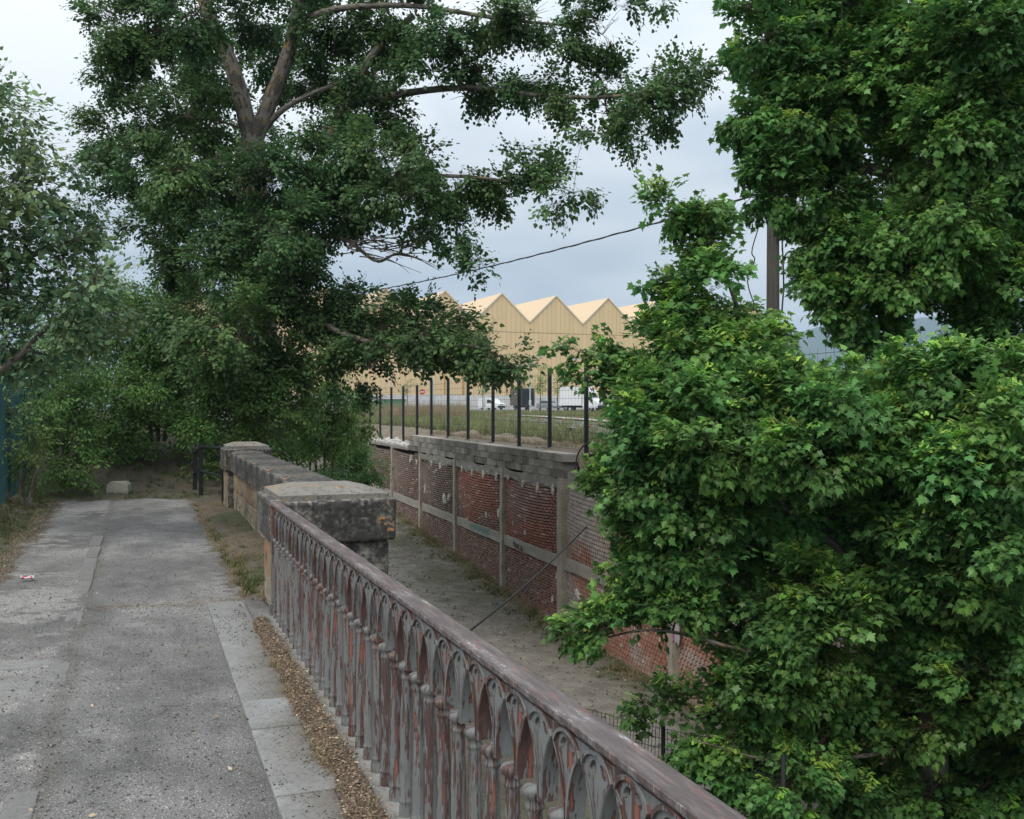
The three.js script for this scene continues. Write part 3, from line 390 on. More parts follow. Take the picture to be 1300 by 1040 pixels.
  // far coping where the cap is missing
  const fcg = rough(new THREE.BoxGeometry(0.5, 0.1, 8.2, 4, 2, 50), 0.08, 1.2, 2); colored(fcg, (x, y, z) => mix3([0.2, 0.185, 0.16], [0.4, 0.37, 0.33], fbm(z * 2, x * 6, 4))); boxUV(fcg, 0.7); part('far_coping', fcg, mat.concrete, wall, V(0.0, 0.02, -20.1));
  // splashes of set mortar on the bricks
  const blob = (s) => { const sh = new THREE.Shape(), rr = rng(s), N = 14; for (let i = 0; i < N; i++) { const a = i / N * 6.283, k = 0.45 + 0.8 * rr(); const x = Math.cos(a) * k * 0.6, y = Math.sin(a) * k * 1.3; i ? sh.lineTo(x, y) : sh.moveTo(x, y); } const g = new THREE.ExtrudeGeometry(sh, { depth: 0.3, bevelEnabled: true, bevelSize: 0.15, bevelThickness: 0.2, bevelSegments: 2 }); g.scale(0.085, 0.085, 0.085); g.rotateY(-Math.PI / 2); return g; };
  const bgs = [3, 8, 14, 27].map(blob), mMortar = std({ color: lin(0.52, 0.5, 0.45), roughness: 1 });
  for (const [u, y, s] of [[0.55, -0.32, 1.15], [1.55, -0.36, 1.1], [2.6, -0.33, 1], [3.9, -0.27, 0.7], [4.9, -0.3, 1.1], [6.1, -0.33, 1.1], [7.2, -0.32, 1.0], [8.4, -0.3, 0.9], [2.4, -1.2, 0.8], [2.45, -1.55, 0.6], [3.5, -1.42, 0.5], [4.75, -1.3, 1.1], [5.8, -1.45, 0.8], [8.0, -1.05, 1], [10.4, -1.4, 1.5], [9.9, -1.3, 1.2], [11.0, -0.36, 1], [12.2, -0.34, 1], [13.2, -1.3, 1.4], [15.3, -0.35, 1.4], [14.5, -0.4, 0.9], [0.3, -2.3, 0.8], [0.6, -2.9, 0.8], [-0.9, -2.5, 1.4], [-1.5, -2.9, 2.2], [-2.1, -3.1, 1.6]]) part('mortar_splash', bgs[Math.abs(Math.round(u * 7)) % 4], mMortar, wall, V(-0.21 - (u > 0 ? 0.06 * Math.abs(Math.sin(u * 0.7)) : 0), y, -u), [(u * 3) % 1 - .5, 0, 0]).scale.set(s * (0.9 + (u % 0.5)), s, s);
  // scrawl on the band and colours sprayed on the nearer column
  const scr = (pts, m, rad) => part('scrawl', tube(pts.map(([u, y]) => V(-0.262, y, -u)), rad, 4, pts.length * 5), m, wall), ink = std({ color: lin(0.03, 0.03, 0.03), roughness: 1 });
  scr([[3.42, -1.88], [3.4, -2.02], [3.4, -1.95], [3.3, -1.93], [3.3, -2.04], [3.29, -1.88]], ink, 0.009); scr([[3.2, -1.95], [3.12, -1.93], [3.1, -2.02], [3.2, -2.03], [3.2, -1.95]], ink, 0.009); scr([[3.02, -1.9], [3.0, -2.05], [2.92, -2.04]], ink, 0.009); scr([[2.86, -2.06], [2.8, -1.92], [2.72, -2.05], [2.84, -2.0]], ink, 0.009);
  for (const [u, y, w, h, c] of [[-5.2, -1.35, 0.42, 0.3, [0.34, 0.34, 0.4]], [-5.3, -1.75, 0.3, 0.34, [0.36, 0.2, 0.3]], [-5.35, -2.2, 0.34, 0.5, [0.3, 0.32, 0.36]], [-5.5, -2.45, 0.2, 0.24, [0.5, 0.16, 0.36]], [-5.7, -2.3, 0.24, 0.5, [0.36, 0.36, 0.37]]]) { const sh = new THREE.Shape(), rr = rng(Math.round(-u * 97 - y * 31)); for (let i = 0; i < 12; i++) { const a = i / 12 * 6.283, k = 0.7 + 0.5 * rr(); i ? sh.lineTo(Math.cos(a) * k * w / 2, Math.sin(a) * k * h / 2) : sh.moveTo(k * w / 2, 0); } const g = new THREE.ExtrudeGeometry(sh, { depth: 0.012, bevelEnabled: false }); g.rotateY(-Math.PI / 2); part('sprayed_patch', g, std({ color: lin(...c), roughness: 1 }), wall, V(-0.285 - 0.01 * (u + 5.2), y, -u)); }
  top(wall, 'tall retaining wall of reddish hollow bricks with concrete columns and block cap', 'wall');

  // bent reinforcing rod at the cap's broken end and loose cable over the yard
  const rod = part('bent_rod', tube([Wl(-0.25, 0.05, 0), Wl(-0.3, 0.35, -0.02), Wl(-0.55, 0.68, 0), Wl(-0.95, 0.85, 0.1), Wl(-1.3, 0.78, 0.15)], 0.018, 6, 24), std({ color: lin(0.08, 0.06, 0.05), roughness: 0.9 }), scene); top(rod, 'bent dark steel rod sticking out of the cap beside the main column', 'rod');
  const lc0 = Wl(-1.5, -0.95, -0.24), lc1 = B(7, -0.7, 1.12), lcm = lc0.clone().lerp(lc1, 0.5); lcm.y -= 0.12; top(part('loose_cable', tube([lc0, lcm, lc1], 0.014, 6, 30), mat.cable, scene), 'thin dark cable slung from the brick wall down across the yard', 'cable');
}

/* ------------------------------------------------------------------ fences */
{
  // black post-and-mesh fence on the edge of the field
  const f = wFrame('black_fence'), FU = [-13.2, -10.6, -8, -5.3, -2.65, 0, 2.4, 4.8, 7.2, 9.9, 12.4, 14.8, 17.1, 19.6, 22, 24.5, 27], FV = 0.36; const hw = 2.03;
  const pg = new RoundedBoxGeometry(0.09, hw + 0.4, 0.075, 1, 0.008), cg = new RoundedBoxGeometry(0.1, 0.025, 0.085, 1, 0.006);
  FU.forEach((u, i) => { const y0 = u > 15.8 ? 0.4 : 0.55; const p = part('post', pg, mat.black, f, V(FV, y0 + (hw + 0.4) / 2 - 0.4, -u)); part('post_cap', cg, mat.black, p, V(0, (hw + 0.4) / 2, 0)); });
  for (let i = 0; i < FU.length - 1; i++) { const mb = new MB(), a = FU[i], b = FU[i + 1], L = b - a; for (let k = 0; k < 10; k++) mb.box(FV, 0.62 + k * 0.2, -(a + b) / 2, 0.005, 0.0065, L, [1, 1, 1]); for (let x = a + 0.1; x < b; x += 0.2) mb.box(FV + 0.004, 1.55, -x, 0.0028, 1.9, 0.0028, [1, 1, 1]); part('mesh_panel', mb.geo(), mat.wire, f); }
  top(f, 'fence of square black posts and thin wire mesh above the retaining wall', 'fence');

  // bent wire-mesh panels standing in the yard close to the bridge
  const y = grp('yard_mesh_fence'), A = at(735, 898, 10.6), Bq = at(990, 962, 8.6), N = 46, L = A.distanceTo(Bq), gs = [];
  const P = (s, h) => { const p = A.clone().lerp(Bq, s); p.y = mix(A.y, Bq.y, s) - h; p.x += 0.05 * Math.sin(s * 9 + h); p.z += 0.06 * Math.sin(s * 7 + h * 1.3); return p; };
  for (let k = 0; k <= N; k++) { const q = []; for (let h = 0; h <= 8; h++) q.push(P(k / N, h * 0.29)); gs.push(tube(q, 0.0035, 3)); }
  for (let h = 0; h <= 24; h++) { const q = []; for (let k = 0; k <= 12; k++) q.push(P(k / 12, h * 0.095)); gs.push(tube(q, 0.0035, 3)); }
  part('mesh_panel', mergeGeometries(gs), mat.wire, y);
  for (const s of [0, 0.5, 1]) part('post', tube([P(s, -0.03), V(P(s, 0).x, yardH(-10) - 0.2, P(s, 0).z)], 0.022, 6), mat.wire, y);
  top(y, 'dark bent wire mesh fence standing in the yard under the maple', 'fence');

  // green mesh fence left of the path
  const g = bFrame('green_fence'), v = -2.0; const GU = [14.2, 16.35, 18.6, 20.9, 23.1, 25.6];
  GU.forEach((u) => part('post', tube([V(v, 0, -u), V(v, 2.2, -u)], 0.03, 8), mat.green, g));
  for (let i = 0; i < GU.length - 1; i++) { const mb = new MB(), a = GU[i], b = GU[i + 1]; for (let k = 0; k < 68; k++) { const yy = 0.12 + k * 0.03; let px = a; for (let s = 1; s <= 6; s++) { const nx = mix(a, b, s / 6); mb.box(v + 0.02 * Math.sin(s * 2 + k * 0.2), yy, -(px + nx) / 2, 0.006, 0.008, nx - px, [1, 1, 1]); px = nx; } } for (let x = a; x < b; x += 0.034) mb.box(v + 0.02 * Math.sin(x * 3), 1.14, -x, 0.006, 2.05, 0.007, [1, 1, 1]); part('mesh_panel', mb.geo(), mat.green, g); }
  top(g, 'green plastic mesh fence overgrown with creepers beside the path', 'fence');
}

/* ------------------------------------------------------------------ utility pole and overhead cable */
{
  const base = at(980, 0, 20); const p = grp('utility_pole', V(base.x, 0.4, base.z));
  part('pole', tube([V(0, 0, 0), V(0.02, 4, 0), V(0, 8.6, 0)], [0.14, 0.125, 0.1], 12, 12), mat.wood, p);
  part('bracket', new RoundedBoxGeometry(0.12, 0.16, 0.3, 1, 0.01), mat.black, p, V(0.12, 4.55, 0.1));
  part('insulator', new THREE.CylinderGeometry(0.035, 0.05, 0.14, 10), std({ color: lin(0.3, 0.28, 0.25), roughness: 0.3 }), p, V(-0.16, 5.45, 0.05));
  part('down_wire', tube([V(-0.1, 5.4, 0.12), V(-0.3, 4.7, 0.14), V(-0.42, 4.2, 0.12), V(-0.36, 4.1, 0.1), V(-0.5, 3.7, 0.1), V(-0.3, 3.0, 0.15)], 0.012, 5, 40), mat.cable, p);
  part('conduit', tube([V(0.17, 3.1, 0.1), V(0.2, 3.6, 0.1), V(0.17, 4.5, 0.1)], 0.016, 6, 14), mat.cable, p);
  top(p, 'weathered wooden utility pole standing among the maple branches', 'pole');
  const a = at(965, 246, 20), e = at(380, 379, 60), q = [], tw = [[], []]; for (let k = 0; k <= 60; k++) { const s = k / 60, x = a.clone().lerp(e, s); x.y -= 4 * 0.42 * s * (1 - s) + 0; q.push(x); }
  const cg = [0, 1].map((h) => tube(q.map((x, k) => { const s = (k + h * 0.5) * 1.0; return V(x.x, x.y + 0.012 * Math.sin(s * 3.14), x.z + 0.012 * Math.cos(s * 3.14)); }), 0.019, 5, 240));
  top(part('overhead_cable', mergeGeometries(cg), mat.cable, scene), 'black twisted overhead cable running from the utility pole across the sky', 'cable');
}

/* ------------------------------------------------------------------ factory with saw-tooth gables */
{
  const ph = 22.5 * Math.PI / 180, b = grp('factory', V(-1.85, 0.95, -185), ph), P = 10.8, yV = 15.85, yA = 20.95, yS = 14.0, y0 = 2.55;
  const tones = [0, 1, 2, 3].map((k) => std({ color: lin(0.72 - k * 0.012, 0.54 - k * 0.01, 0.31 - k * 0.007), roughness: 0.75 })), roofM = std({ color: lin(0.6, 0.46, 0.3), roughness: 0.8 }), trim = std({ color: lin(0.72, 0.62, 0.5), roughness: 0.7 }), dark = std({ color: lin(0.3, 0.2, 0.1), roughness: 0.9 });
  const n = 12, w = P / n, gap = 0.036, lower = new THREE.BoxGeometry(w - gap, yS - y0 - 0.06, 0.12);
  const topAt = (x) => yV + (yA - yV) * (1 - Math.abs(x) / (P / 2));
  const uppers = []; for (let k = 0; k < n; k++) { const x0 = -P / 2 + k * w + gap / 2, x1 = x0 + w - gap, c = (x0 + x1) / 2, sh = new THREE.Shape(); sh.moveTo(x0 - c, yS + 0.06); sh.lineTo(x1 - c, yS + 0.06); sh.lineTo(x1 - c, topAt(x1) - 0.05); sh.lineTo(x0 - c, topAt(x0) - 0.05); const g = new THREE.ExtrudeGeometry(sh, { depth: 0.12, bevelEnabled: false }); g.translate(0, 0, -0.06); uppers.push([c, g]); }
  for (let k = -5; k <= 5; k++) {
    for (let i = 0; i < n; i++) { const x = k * P + uppers[i][0]; part('wall_panel', lower, tones[(i * 7 + k * 3 + 30) % 4], b, V(x, (y0 + yS) / 2, 0)); part('wall_panel', uppers[i][1], tones[(i * 5 + k + 33) % 4], b, V(x, 0, 0)); }
    for (const s of [-1, 1]) { // roof slope and white verge
      const L = Math.hypot(P / 2, yA - yV), an = Math.atan2(yA - yV, P / 2); part('roof_slope', new THREE.BoxGeometry(L, 0.18, 70), roofM, b, V(k * P + s * P / 4, (yV + yA) / 2, -34.95), [0, 0, -s * an]);
      part('verge_trim', new THREE.BoxGeometry(L + 0.05, 0.26, 0.22), trim, b, V(k * P + s * P / 4, (yV + yA) / 2 + 0.06, 0.12), [0, 0, -s * an]); }
  }
  part('backing_wall', new THREE.BoxGeometry(11 * P, yV - 0.5, 0.3), dark, b, V(0, (yV - 0.5) / 2, -0.24));
  for (let k = -5; k <= 5; k++) { const sh = new THREE.Shape(); sh.moveTo(-P / 2, yV - 0.6); sh.lineTo(P / 2, yV - 0.6); sh.lineTo(P / 2, yV - 0.1); sh.lineTo(0, yA - 0.15); sh.lineTo(-P / 2, yV - 0.1); const g = new THREE.ExtrudeGeometry(sh, { depth: 0.3, bevelEnabled: false }); part('gable_backing', g, dark, b, V(k * P, 0, -0.4)); }
  const plm = std({ map: rep(grain, 0.3, 0.3), color: lin(0.72, 0.71, 0.69), roughness: 0.9 }); for (let k = -10; k < 10; k++) part('plinth_panel', boxUV(new THREE.BoxGeometry(P * 0.55 - 0.05, 3.55, 0.2), 1), plm, b, V(k * P * 0.55 + 2, 0.775, 0.14));
  const fr = std({ color: lin(0.45, 0.29, 0.1), roughness: 0.7 }); for (const x of [-9.2, 2.6, 19.5]) { part('door', new THREE.BoxGeometry(3.2, 4.0, 0.1), tones[2], b, V(x, 4.6, 0.12)); part('door_frame', mergeGeometries([moved(new THREE.BoxGeometry(3.6, 0.16, 0.2), 0, 2.1, 0), moved(new THREE.BoxGeometry(0.16, 4.2, 0.2), -1.72, 0, 0), moved(new THREE.BoxGeometry(0.16, 4.2, 0.2), 1.72, 0, 0)]), fr, b, V(x, 4.6, 0.16)); }
  top(b, 'long yellow factory hall with a row of saw-tooth gables and pale plinth', 'factory');
}

/* ------------------------------------------------------------------ road, hill */
{
  const g3 = (px, py, h) => { const D = F * (EYE - h) / (py - HORIZON); return at(px, py, D); };
  const strip = (pts, h, col, name, label, cat, m) => { const pos = [], c = [], uv = [], idx = []; pts.forEach(([a, b], i) => { for (const p of [a, b]) { pos.push(p.x, h, p.z); c.push(...col); uv.push(p.x * 0.5, p.z * 0.5); } if (i) { const k = i * 2; idx.push(k - 2, k - 1, k, k - 1, k + 1, k); } }); const g = new THREE.BufferGeometry(); g.setAttribute('position', new THREE.Float32BufferAttribute(pos, 3)); g.setAttribute('color', new THREE.Float32BufferAttribute(c, 3)); g.setAttribute('uv', new THREE.Float32BufferAttribute(uv, 2)); g.setIndex(idx); g.computeVertexNormals(); const n = g.attributes.normal; if (n.getY(0) < 0) { g.setIndex(idx.reverse()); g.computeVertexNormals(); } top(part(name, g, m, scene), label, cat, null, 'structure'); };
  const h = 0.9, A = [[636, 525.6], [690, 528], [745, 531.5], [810, 536], [900, 546], [1100, 568]], O = (p, d) => p.clone().add(V(-0.3 * d, 0, d));
  const top1 = A.map(([x, y]) => g3(x, y, h));
  const kerb = top1.map((p, i) => [p, O(p, 2.4)]); strip(kerb, h, [0.42, 0.41, 0.4], 'pavement', 'pale pavement strip along the road in the field', 'pavement', mat.concrete);
  strip(top1.map((p) => [O(p, 2.4), O(p, 10.5)]), h - 0.1, [0.62, 0.63, 0.66], 'road', 'grey asphalt road crossing the field behind the fence', 'road', mat.path);
  strip([[430, 522.5], [560, 522.5], [700, 522.5], [860, 522.5]].map(([x, y]) => { const p = g3(x, y, 0.93); return [p.clone().add(V(-8, 0, -60)), p]; }), 0.94, [0.5, 0.5, 0.5], 'car_park', 'grey car park apron in front of the factory', 'car park', mat.path);
  // far wooded hill
  const hg = grid(-10, 74, 180, 0, 1, 26, (a, t) => { const az = a * Math.PI / 180, D = 2600 + 1500 * t, prof = 260 * sstep(3, 18, a) + 110 * sstep(14, 40, a) + 60 * fbm(a * 0.05 + 4, 2, 2) * sstep(4, 14, a) + 10 * fbm(a * 0.9, t * 4, 4); return V(Math.sin(az) * D, -10 + prof * sstep(0, 0.9, t) * (0.97 + 0.06 * fbm(a * 2.2, t * 9, 3)), -Math.cos(az) * D); });
  top(part('hill', hg, std({ color: lin(0.045, 0.065, 0.035), roughness: 1 }), scene), 'far wooded hill on the skyline behind the wooden pole', 'hill', null, 'structure');
}

/* ------------------------------------------------------------------ vehicles and lamps in the car park */
{
  const white = std({ color: lin(0.72, 0.73, 0.74), roughness: 0.35 }), glass = std({ color: lin(0.05, 0.075, 0.09), roughness: 0.08, metalness: 0.2 }), tyre = std({ color: lin(0.02, 0.02, 0.02), roughness: 0.9 }), rimM = std({ color: lin(0.35, 0.35, 0.36), roughness: 0.4, metalness: 0.6 }), lampM = std({ color: lin(0.6, 0.62, 0.62), roughness: 0.15 }), darkP = std({ color: lin(0.03, 0.03, 0.033), roughness: 0.7 }), brown = std({ color: lin(0.11, 0.1, 0.085), roughness: 0.6 }), silver = std({ color: lin(0.28, 0.31, 0.34), roughness: 0.35, metalness: 0.3 });
  const ex = (pts, w, m, par, name, z = 0, bev = 0.05) => { const s = new THREE.Shape(); pts.forEach(([x, y], i) => i ? s.lineTo(x, y) : s.moveTo(x, y)); const g = new THREE.ExtrudeGeometry(s, { depth: w - bev * 2, bevelEnabled: true, bevelSize: bev, bevelThickness: bev, bevelSegments: 2 }); g.translate(0, 0, -w / 2 + bev + z); return part(name, g, m, par); };
  const wheel = (par, x, z, r) => { const w = part('wheel', new THREE.TorusGeometry(r * 0.72, r * 0.28, 8, 18), tyre, par, V(x, r, z)); part('rim', new THREE.CylinderGeometry(r * 0.6, r * 0.6, 0.14, 14).rotateX(Math.PI / 2), rimM, w); };
  const wheels = (par, xs, z, r) => { for (const x of xs) for (const s of [-1, 1]) wheel(par, x, s * z, r); };
  const place = (name, px, D, py, ry) => { const p = at(px, py, D); return grp(name, V(p.x, 0.96, p.z), ry); };
  // faces +x before turning
  { const v = place('small_van', 624, 166, 521.6, -0.75); ex([[-2.2, 0.35], [2.15, 0.35], [2.2, 0.75], [2.05, 1.02], [1.25, 1.15], [0.62, 1.78], [-2.05, 1.84], [-2.2, 1.6]], 1.78, white, v, 'body');
    ex([[1.27, 1.12], [0.68, 1.72], [0.62, 1.72], [1.2, 1.12]], 1.5, glass, v, 'windscreen', 0, 0.04); for (const s of [-1, 1]) { ex([[1.05, 1.1], [0.58, 1.62], [-0.15, 1.64], [-0.15, 1.1]], 0.08, glass, v, 'side_window', s * 0.87, 0.02); part('headlight', new RoundedBoxGeometry(0.14, 0.2, 0.36, 2, 0.04), lampM, v, V(2.13, 0.88, s * 0.62)); part('mirror', new RoundedBoxGeometry(0.12, 0.2, 0.2, 2, 0.03), darkP, v, V(0.95, 1.18, s * 1.02)); }
    part('bumper', new RoundedBoxGeometry(0.2, 0.32, 1.72, 2, 0.06), darkP, v, V(2.2, 0.5, 0)); part('grille', new RoundedBoxGeometry(0.08, 0.14, 0.8, 1, 0.02), darkP, v, V(2.2, 0.84, 0)); wheels(v, [-1.4, 1.4], 0.78, 0.32); top(v, 'small white delivery van parked beyond the fence near the lamp post', 'van'); }
  { const v = place('box_truck', 738, 128, 519.6, -0.62); part('box', new RoundedBoxGeometry(3.3, 2.35, 2.15, 2, 0.05), white, v, V(-0.95, 1.86, 0)); part('chassis', new THREE.BoxGeometry(5.2, 0.25, 1.1), darkP, v, V(0, 0.55, 0));
    ex([[0.8, 0.45], [2.9, 0.45], [2.95, 0.95], [2.75, 1.22], [2.1, 1.4], [1.55, 2.25], [1.3, 2.35], [0.8, 2.35]], 1.98, white, v, 'cab'); ex([[1.0, 2.3], [1.7, 2.3], [1.2, 2.95], [0.75, 3.03], [0.7, 2.3]], 1.9, white, v, 'roof_fairing'); ex([[2.12, 1.4], [1.62, 2.18], [1.56, 2.18], [2.05, 1.4]], 1.72, glass, v, 'windscreen', 0, 0.04);
    for (const s of [-1, 1]) { ex([[1.9, 1.38], [1.48, 2.08], [1.0, 2.08], [1.0, 1.38]], 0.08, glass, v, 'side_window', s * 0.97, 0.02); part('headlight', new RoundedBoxGeometry(0.16, 0.24, 0.34, 2, 0.05), lampM, v, V(2.85, 0.98, s * 0.72)); part('mirror', new RoundedBoxGeometry(0.14, 0.34, 0.2, 2, 0.03), darkP, v, V(1.95, 1.6, s * 1.15)); }
    part('bumper', new RoundedBoxGeometry(0.22, 0.34, 1.95, 2, 0.06), darkP, v, V(2.92, 0.55, 0)); part('grille', new RoundedBoxGeometry(0.1, 0.22, 0.95, 1, 0.03), darkP, v, V(2.9, 0.98, 0)); part('roof_trim', new THREE.BoxGeometry(3.34, 0.06, 2.2), std({ color: lin(0.45, 0.46, 0.47), roughness: 0.5 }), v, V(-0.95, 3.07, 0)); wheels(v, [-1.7, 2.0], 0.86, 0.38); top(v, 'white box truck with raised cab fairing parked beyond the fence', 'truck'); }
  { const v = place('box_trailer', 663, 140, 518.8, 2.02); part('box', new RoundedBoxGeometry(3.4, 2.35, 2.1, 2, 0.03), brown, v, V(0, 1.85, 0)); part('rear_door', new THREE.BoxGeometry(0.06, 2.1, 1.86), std({ color: lin(0.02, 0.025, 0.03), roughness: 0.3 }), v, V(-1.72, 1.83, 0)); part('roof_trim', new THREE.BoxGeometry(3.46, 0.07, 2.16), std({ color: lin(0.4, 0.38, 0.34), roughness: 0.6 }), v, V(0, 3.06, 0)); part('chassis', new THREE.BoxGeometry(3.3, 0.25, 1.0), darkP, v, V(0, 0.56, 0)); part('drawbar', tube([V(1.6, 0.5, 0), V(2.9, 0.42, 0)], 0.06, 6), darkP, v);
    for (const s of [-1, 1]) { part('lettering', mergeGeometries([0, 1, 2, 3].map((k) => moved(new THREE.BoxGeometry(0.13, 0.15, 0.012), -0.1 + k * 0.21, 2.28, s * 1.058))), std({ color: lin(0.7, 0.7, 0.7), roughness: 0.6 }), v); part('tail_lamp', new THREE.BoxGeometry(0.08, 0.2, 0.12), std({ color: lin(0.3, 0.02, 0.02), roughness: 0.3 }), v, V(-1.72, 0.7, s * 0.85)); } wheels(v, [-0.45, 0.45], 0.84, 0.34); top(v, 'dark brown box trailer with pale lettering parked beside the grey car', 'trailer'); }
  { const v = place('parked_car', 697, 160, 520.8, -0.95); ex([[-2.1, 0.32], [2.1, 0.32], [2.15, 0.6], [2.0, 0.86], [1.15, 0.98], [-1.9, 1.0], [-2.12, 0.85]], 1.76, silver, v, 'body', 0, 0.07); ex([[1.15, 0.98], [0.45, 1.45], [-1.1, 1.48], [-1.8, 1.02]], 1.5, silver, v, 'cabin', 0, 0.06); ex([[1.2, 0.99], [0.55, 1.43], [0.48, 1.43], [1.1, 0.99]], 1.36, glass, v, 'windscreen', 0, 0.04); for (const s of [-1, 1]) { ex([[0.95, 1.02], [0.38, 1.38], [-1.0, 1.4], [-1.5, 1.04]], 0.06, glass, v, 'side_window', s * 0.76, 0.015); part('headlight', new RoundedBoxGeometry(0.18, 0.16, 0.38, 2, 0.05), lampM, v, V(2.02, 0.74, s * 0.6)); } part('grille', new RoundedBoxGeometry(0.08, 0.24, 0.8, 1, 0.02), darkP, v, V(2.14, 0.6, 0)); wheels(v, [-1.3, 1.35], 0.78, 0.32); top(v, 'grey-blue saloon car parked between the dark trailer and the white truck', 'car'); }
  { const v = place('waste_container', 495, 150, 519.5, 0.3); ex([[-1.8, 0.1], [1.8, 0.1], [2.2, 1.5], [-2.2, 1.5]], 1.8, std({ color: lin(0.07, 0.2, 0.1), roughness: 0.6 }), v, 'tub'); part('lid', new RoundedBoxGeometry(4.3, 0.12, 1.9, 1, 0.03), darkP, v, V(0, 1.56, 0)); part('panel', new THREE.BoxGeometry(1.2, 1.2, 0.1), darkP, v, V(-2.9, 0.75, 0)); top(v, 'green waste container standing in the weeds before the factory', 'container'); }
  const lm = std({ color: lin(0.5, 0.53, 0.56), roughness: 0.5 });
  for (const [px, D, h, arms, label] of [[615, 118, 5.4, 1, 'pale street lamp rising beside the small white van'], [673, 112, 6.1, 2, 'tall pale street lamp with two arms by the dark trailer'], [745, 108, 5.6, 1, 'pale street lamp standing before the white box truck'], [550, 125, 5.2, 1, 'pale street lamp before the bare plinth of the factory'], [497, 135, 5.6, 1, 'pale street lamp beside the green container']]) {
    const p = at(px, HORIZON, D), g = grp('street_lamp', V(p.x, 0.85, p.z)); part('mast', tube([V(0, -0.2, 0), V(0, h, 0)], [0.085, 0.055], 8), lm, g); for (let k = 0; k < arms; k++) { const s = k ? 1 : -1; part('arm', tube([V(0, h - 0.02, 0), V(s * 0.9, h + 0.06, 0)], 0.035, 6), lm, g); part('lamp_head', new RoundedBoxGeometry(0.75, 0.1, 0.26, 2, 0.04), lm, g, V(s * 1.2, h + 0.07, 0)); } part('control_box', new RoundedBoxGeometry(0.26, 0.6, 0.2, 1, 0.03), lm, g, V(0, 1.1, 0.02)); top(g, label, 'street lamp', 'street lamps before the factory'); }
  for (const [px, D, label] of [[536, 120, 'red and white road sign on a thin post before the plinth']]) { const p = at(px, HORIZON, D), g = grp('road_sign', V(p.x, 0.85, p.z)); part('post', tube([V(0, -0.1, 0), V(0, 2.7, 0)], 0.035, 6), lm, g); part('plate', new THREE.CylinderGeometry(0.32, 0.32, 0.03, 16).rotateX(Math.PI / 2), std({ color: lin(0.5, 0.04, 0.04), roughness: 0.5 }), g, V(0, 2.4, 0.06)); part('plate_bar', new THREE.BoxGeometry(0.44, 0.12, 0.02), white, g, V(0, 2.4, 0.09)); top(g, label, 'sign'); }
}

/* ------------------------------------------------------------------ foliage */
const leafMat = (o = {}) => new THREE.MeshPhysicalMaterial({ vertexColors: true, roughness: 1, transmission: 0.4, thickness: 0, clearcoat: 0.4, clearcoatRoughness: 0.22, side: THREE.DoubleSide, specularIntensity: 0.15, ...o });
function leafGeo(half, fold, curl) { // half outline [x, z] from base to tip; mirrored about the midrib, folded and curled
  const pos = [], idx = []; const y = (x, z) => -fold * Math.abs(x) - curl * z * z; for (const s of [1, -1]) { const k = pos.length / 3; pos.push(0, y(0, 0.38), 0.38); for (const [x, z] of half) pos.push(s * x, y(x, z), z); for (let i = 1; i < half.length; i++) s > 0 ? idx.push(k, k + i + 1, k + i) : idx.push(k, k + i, k + i + 1); }
  const g = new THREE.BufferGeometry(); g.setAttribute('position', new THREE.Float32BufferAttribute(pos, 3)); g.setIndex(idx); g.computeVertexNormals(); return g;
}
const MAPLE = [[0, 0], [0.17, -0.1], [0.45, -0.02], [0.29, 0.16], [0.45, 0.25], [0.6, 0.44], [0.44, 0.46], [0.27, 0.48], [0.3, 0.68], [0.16, 0.68], [0, 1.05]];
const POPLAR = [[0, 0], [0.4, 0.2], [0.34, 0.5], [0, 1]];
const OVAL = [[0, 0], [0.24, 0.25], [0.25, 0.55], [0, 1]];
const leaves = { maple: [leafGeo(MAPLE, 0.18, 0.16), leafGeo(MAPLE, 0.05, 0.3), leafGeo(MAPLE, 0.35, 0.05)], poplar: [leafGeo(POPLAR, 0.2, 0.15), leafGeo(POPLAR, 0.45, 0.05)], oval: [leafGeo(OVAL, 0.3, 0.2), leafGeo(OVAL, 0.1, 0.3)] };
function sprig(kind, n, len, size, spread, seed, tone, var_ = 0.3) { // a twig along +z carrying leaves whose upper sides face +y
  const r = rng(seed), gs = [];
  const tw = tube([V(0, 0, -len * 0.3), V(0, -0.01, len * 0.4), V(0, -len * 0.08, len * 0.92)], [size * 0.035, size * 0.03, size * 0.012], 3); tw.deleteAttribute('uv'); colored(tw, () => [0.07, 0.06, 0.035]); gs.push(tw);
  for (let i = 0; i < n; i++) {
    const t = (i + 0.6) / n, s = size * (0.5 + 0.9 * r()), L = leaves[kind], g = L[Math.floor(r() * L.length)].clone(); g.scale(s, s, s);
    const yaw = (i % 2 ? 1 : -1) * (spread * (0.45 + 0.65 * r())) * (1 - 0.75 * t * t), pitch = 0.1 + 0.7 * (r() - 0.3), roll = (r() - 0.5) * 1.5;
    g.rotateZ(roll); g.rotateX(pitch); g.translate(0, 0, size * 0.45); g.rotateY(yaw); g.translate((r() - .5) * len * 0.34, -0.08 * len * t * t + (r() - .5) * len * 0.34, len * (t * 0.9) + (r() - .5) * len * 0.2);
    const k = 1 + (r() - 0.5) * 2 * var_, yl = (r() - 0.5) * var_; colored(g, () => [tone[0] * k * (1 + yl), tone[1] * k, tone[2] * k * (1 - yl)]); gs.push(g);
  }
  return mergeGeometries(gs);
}
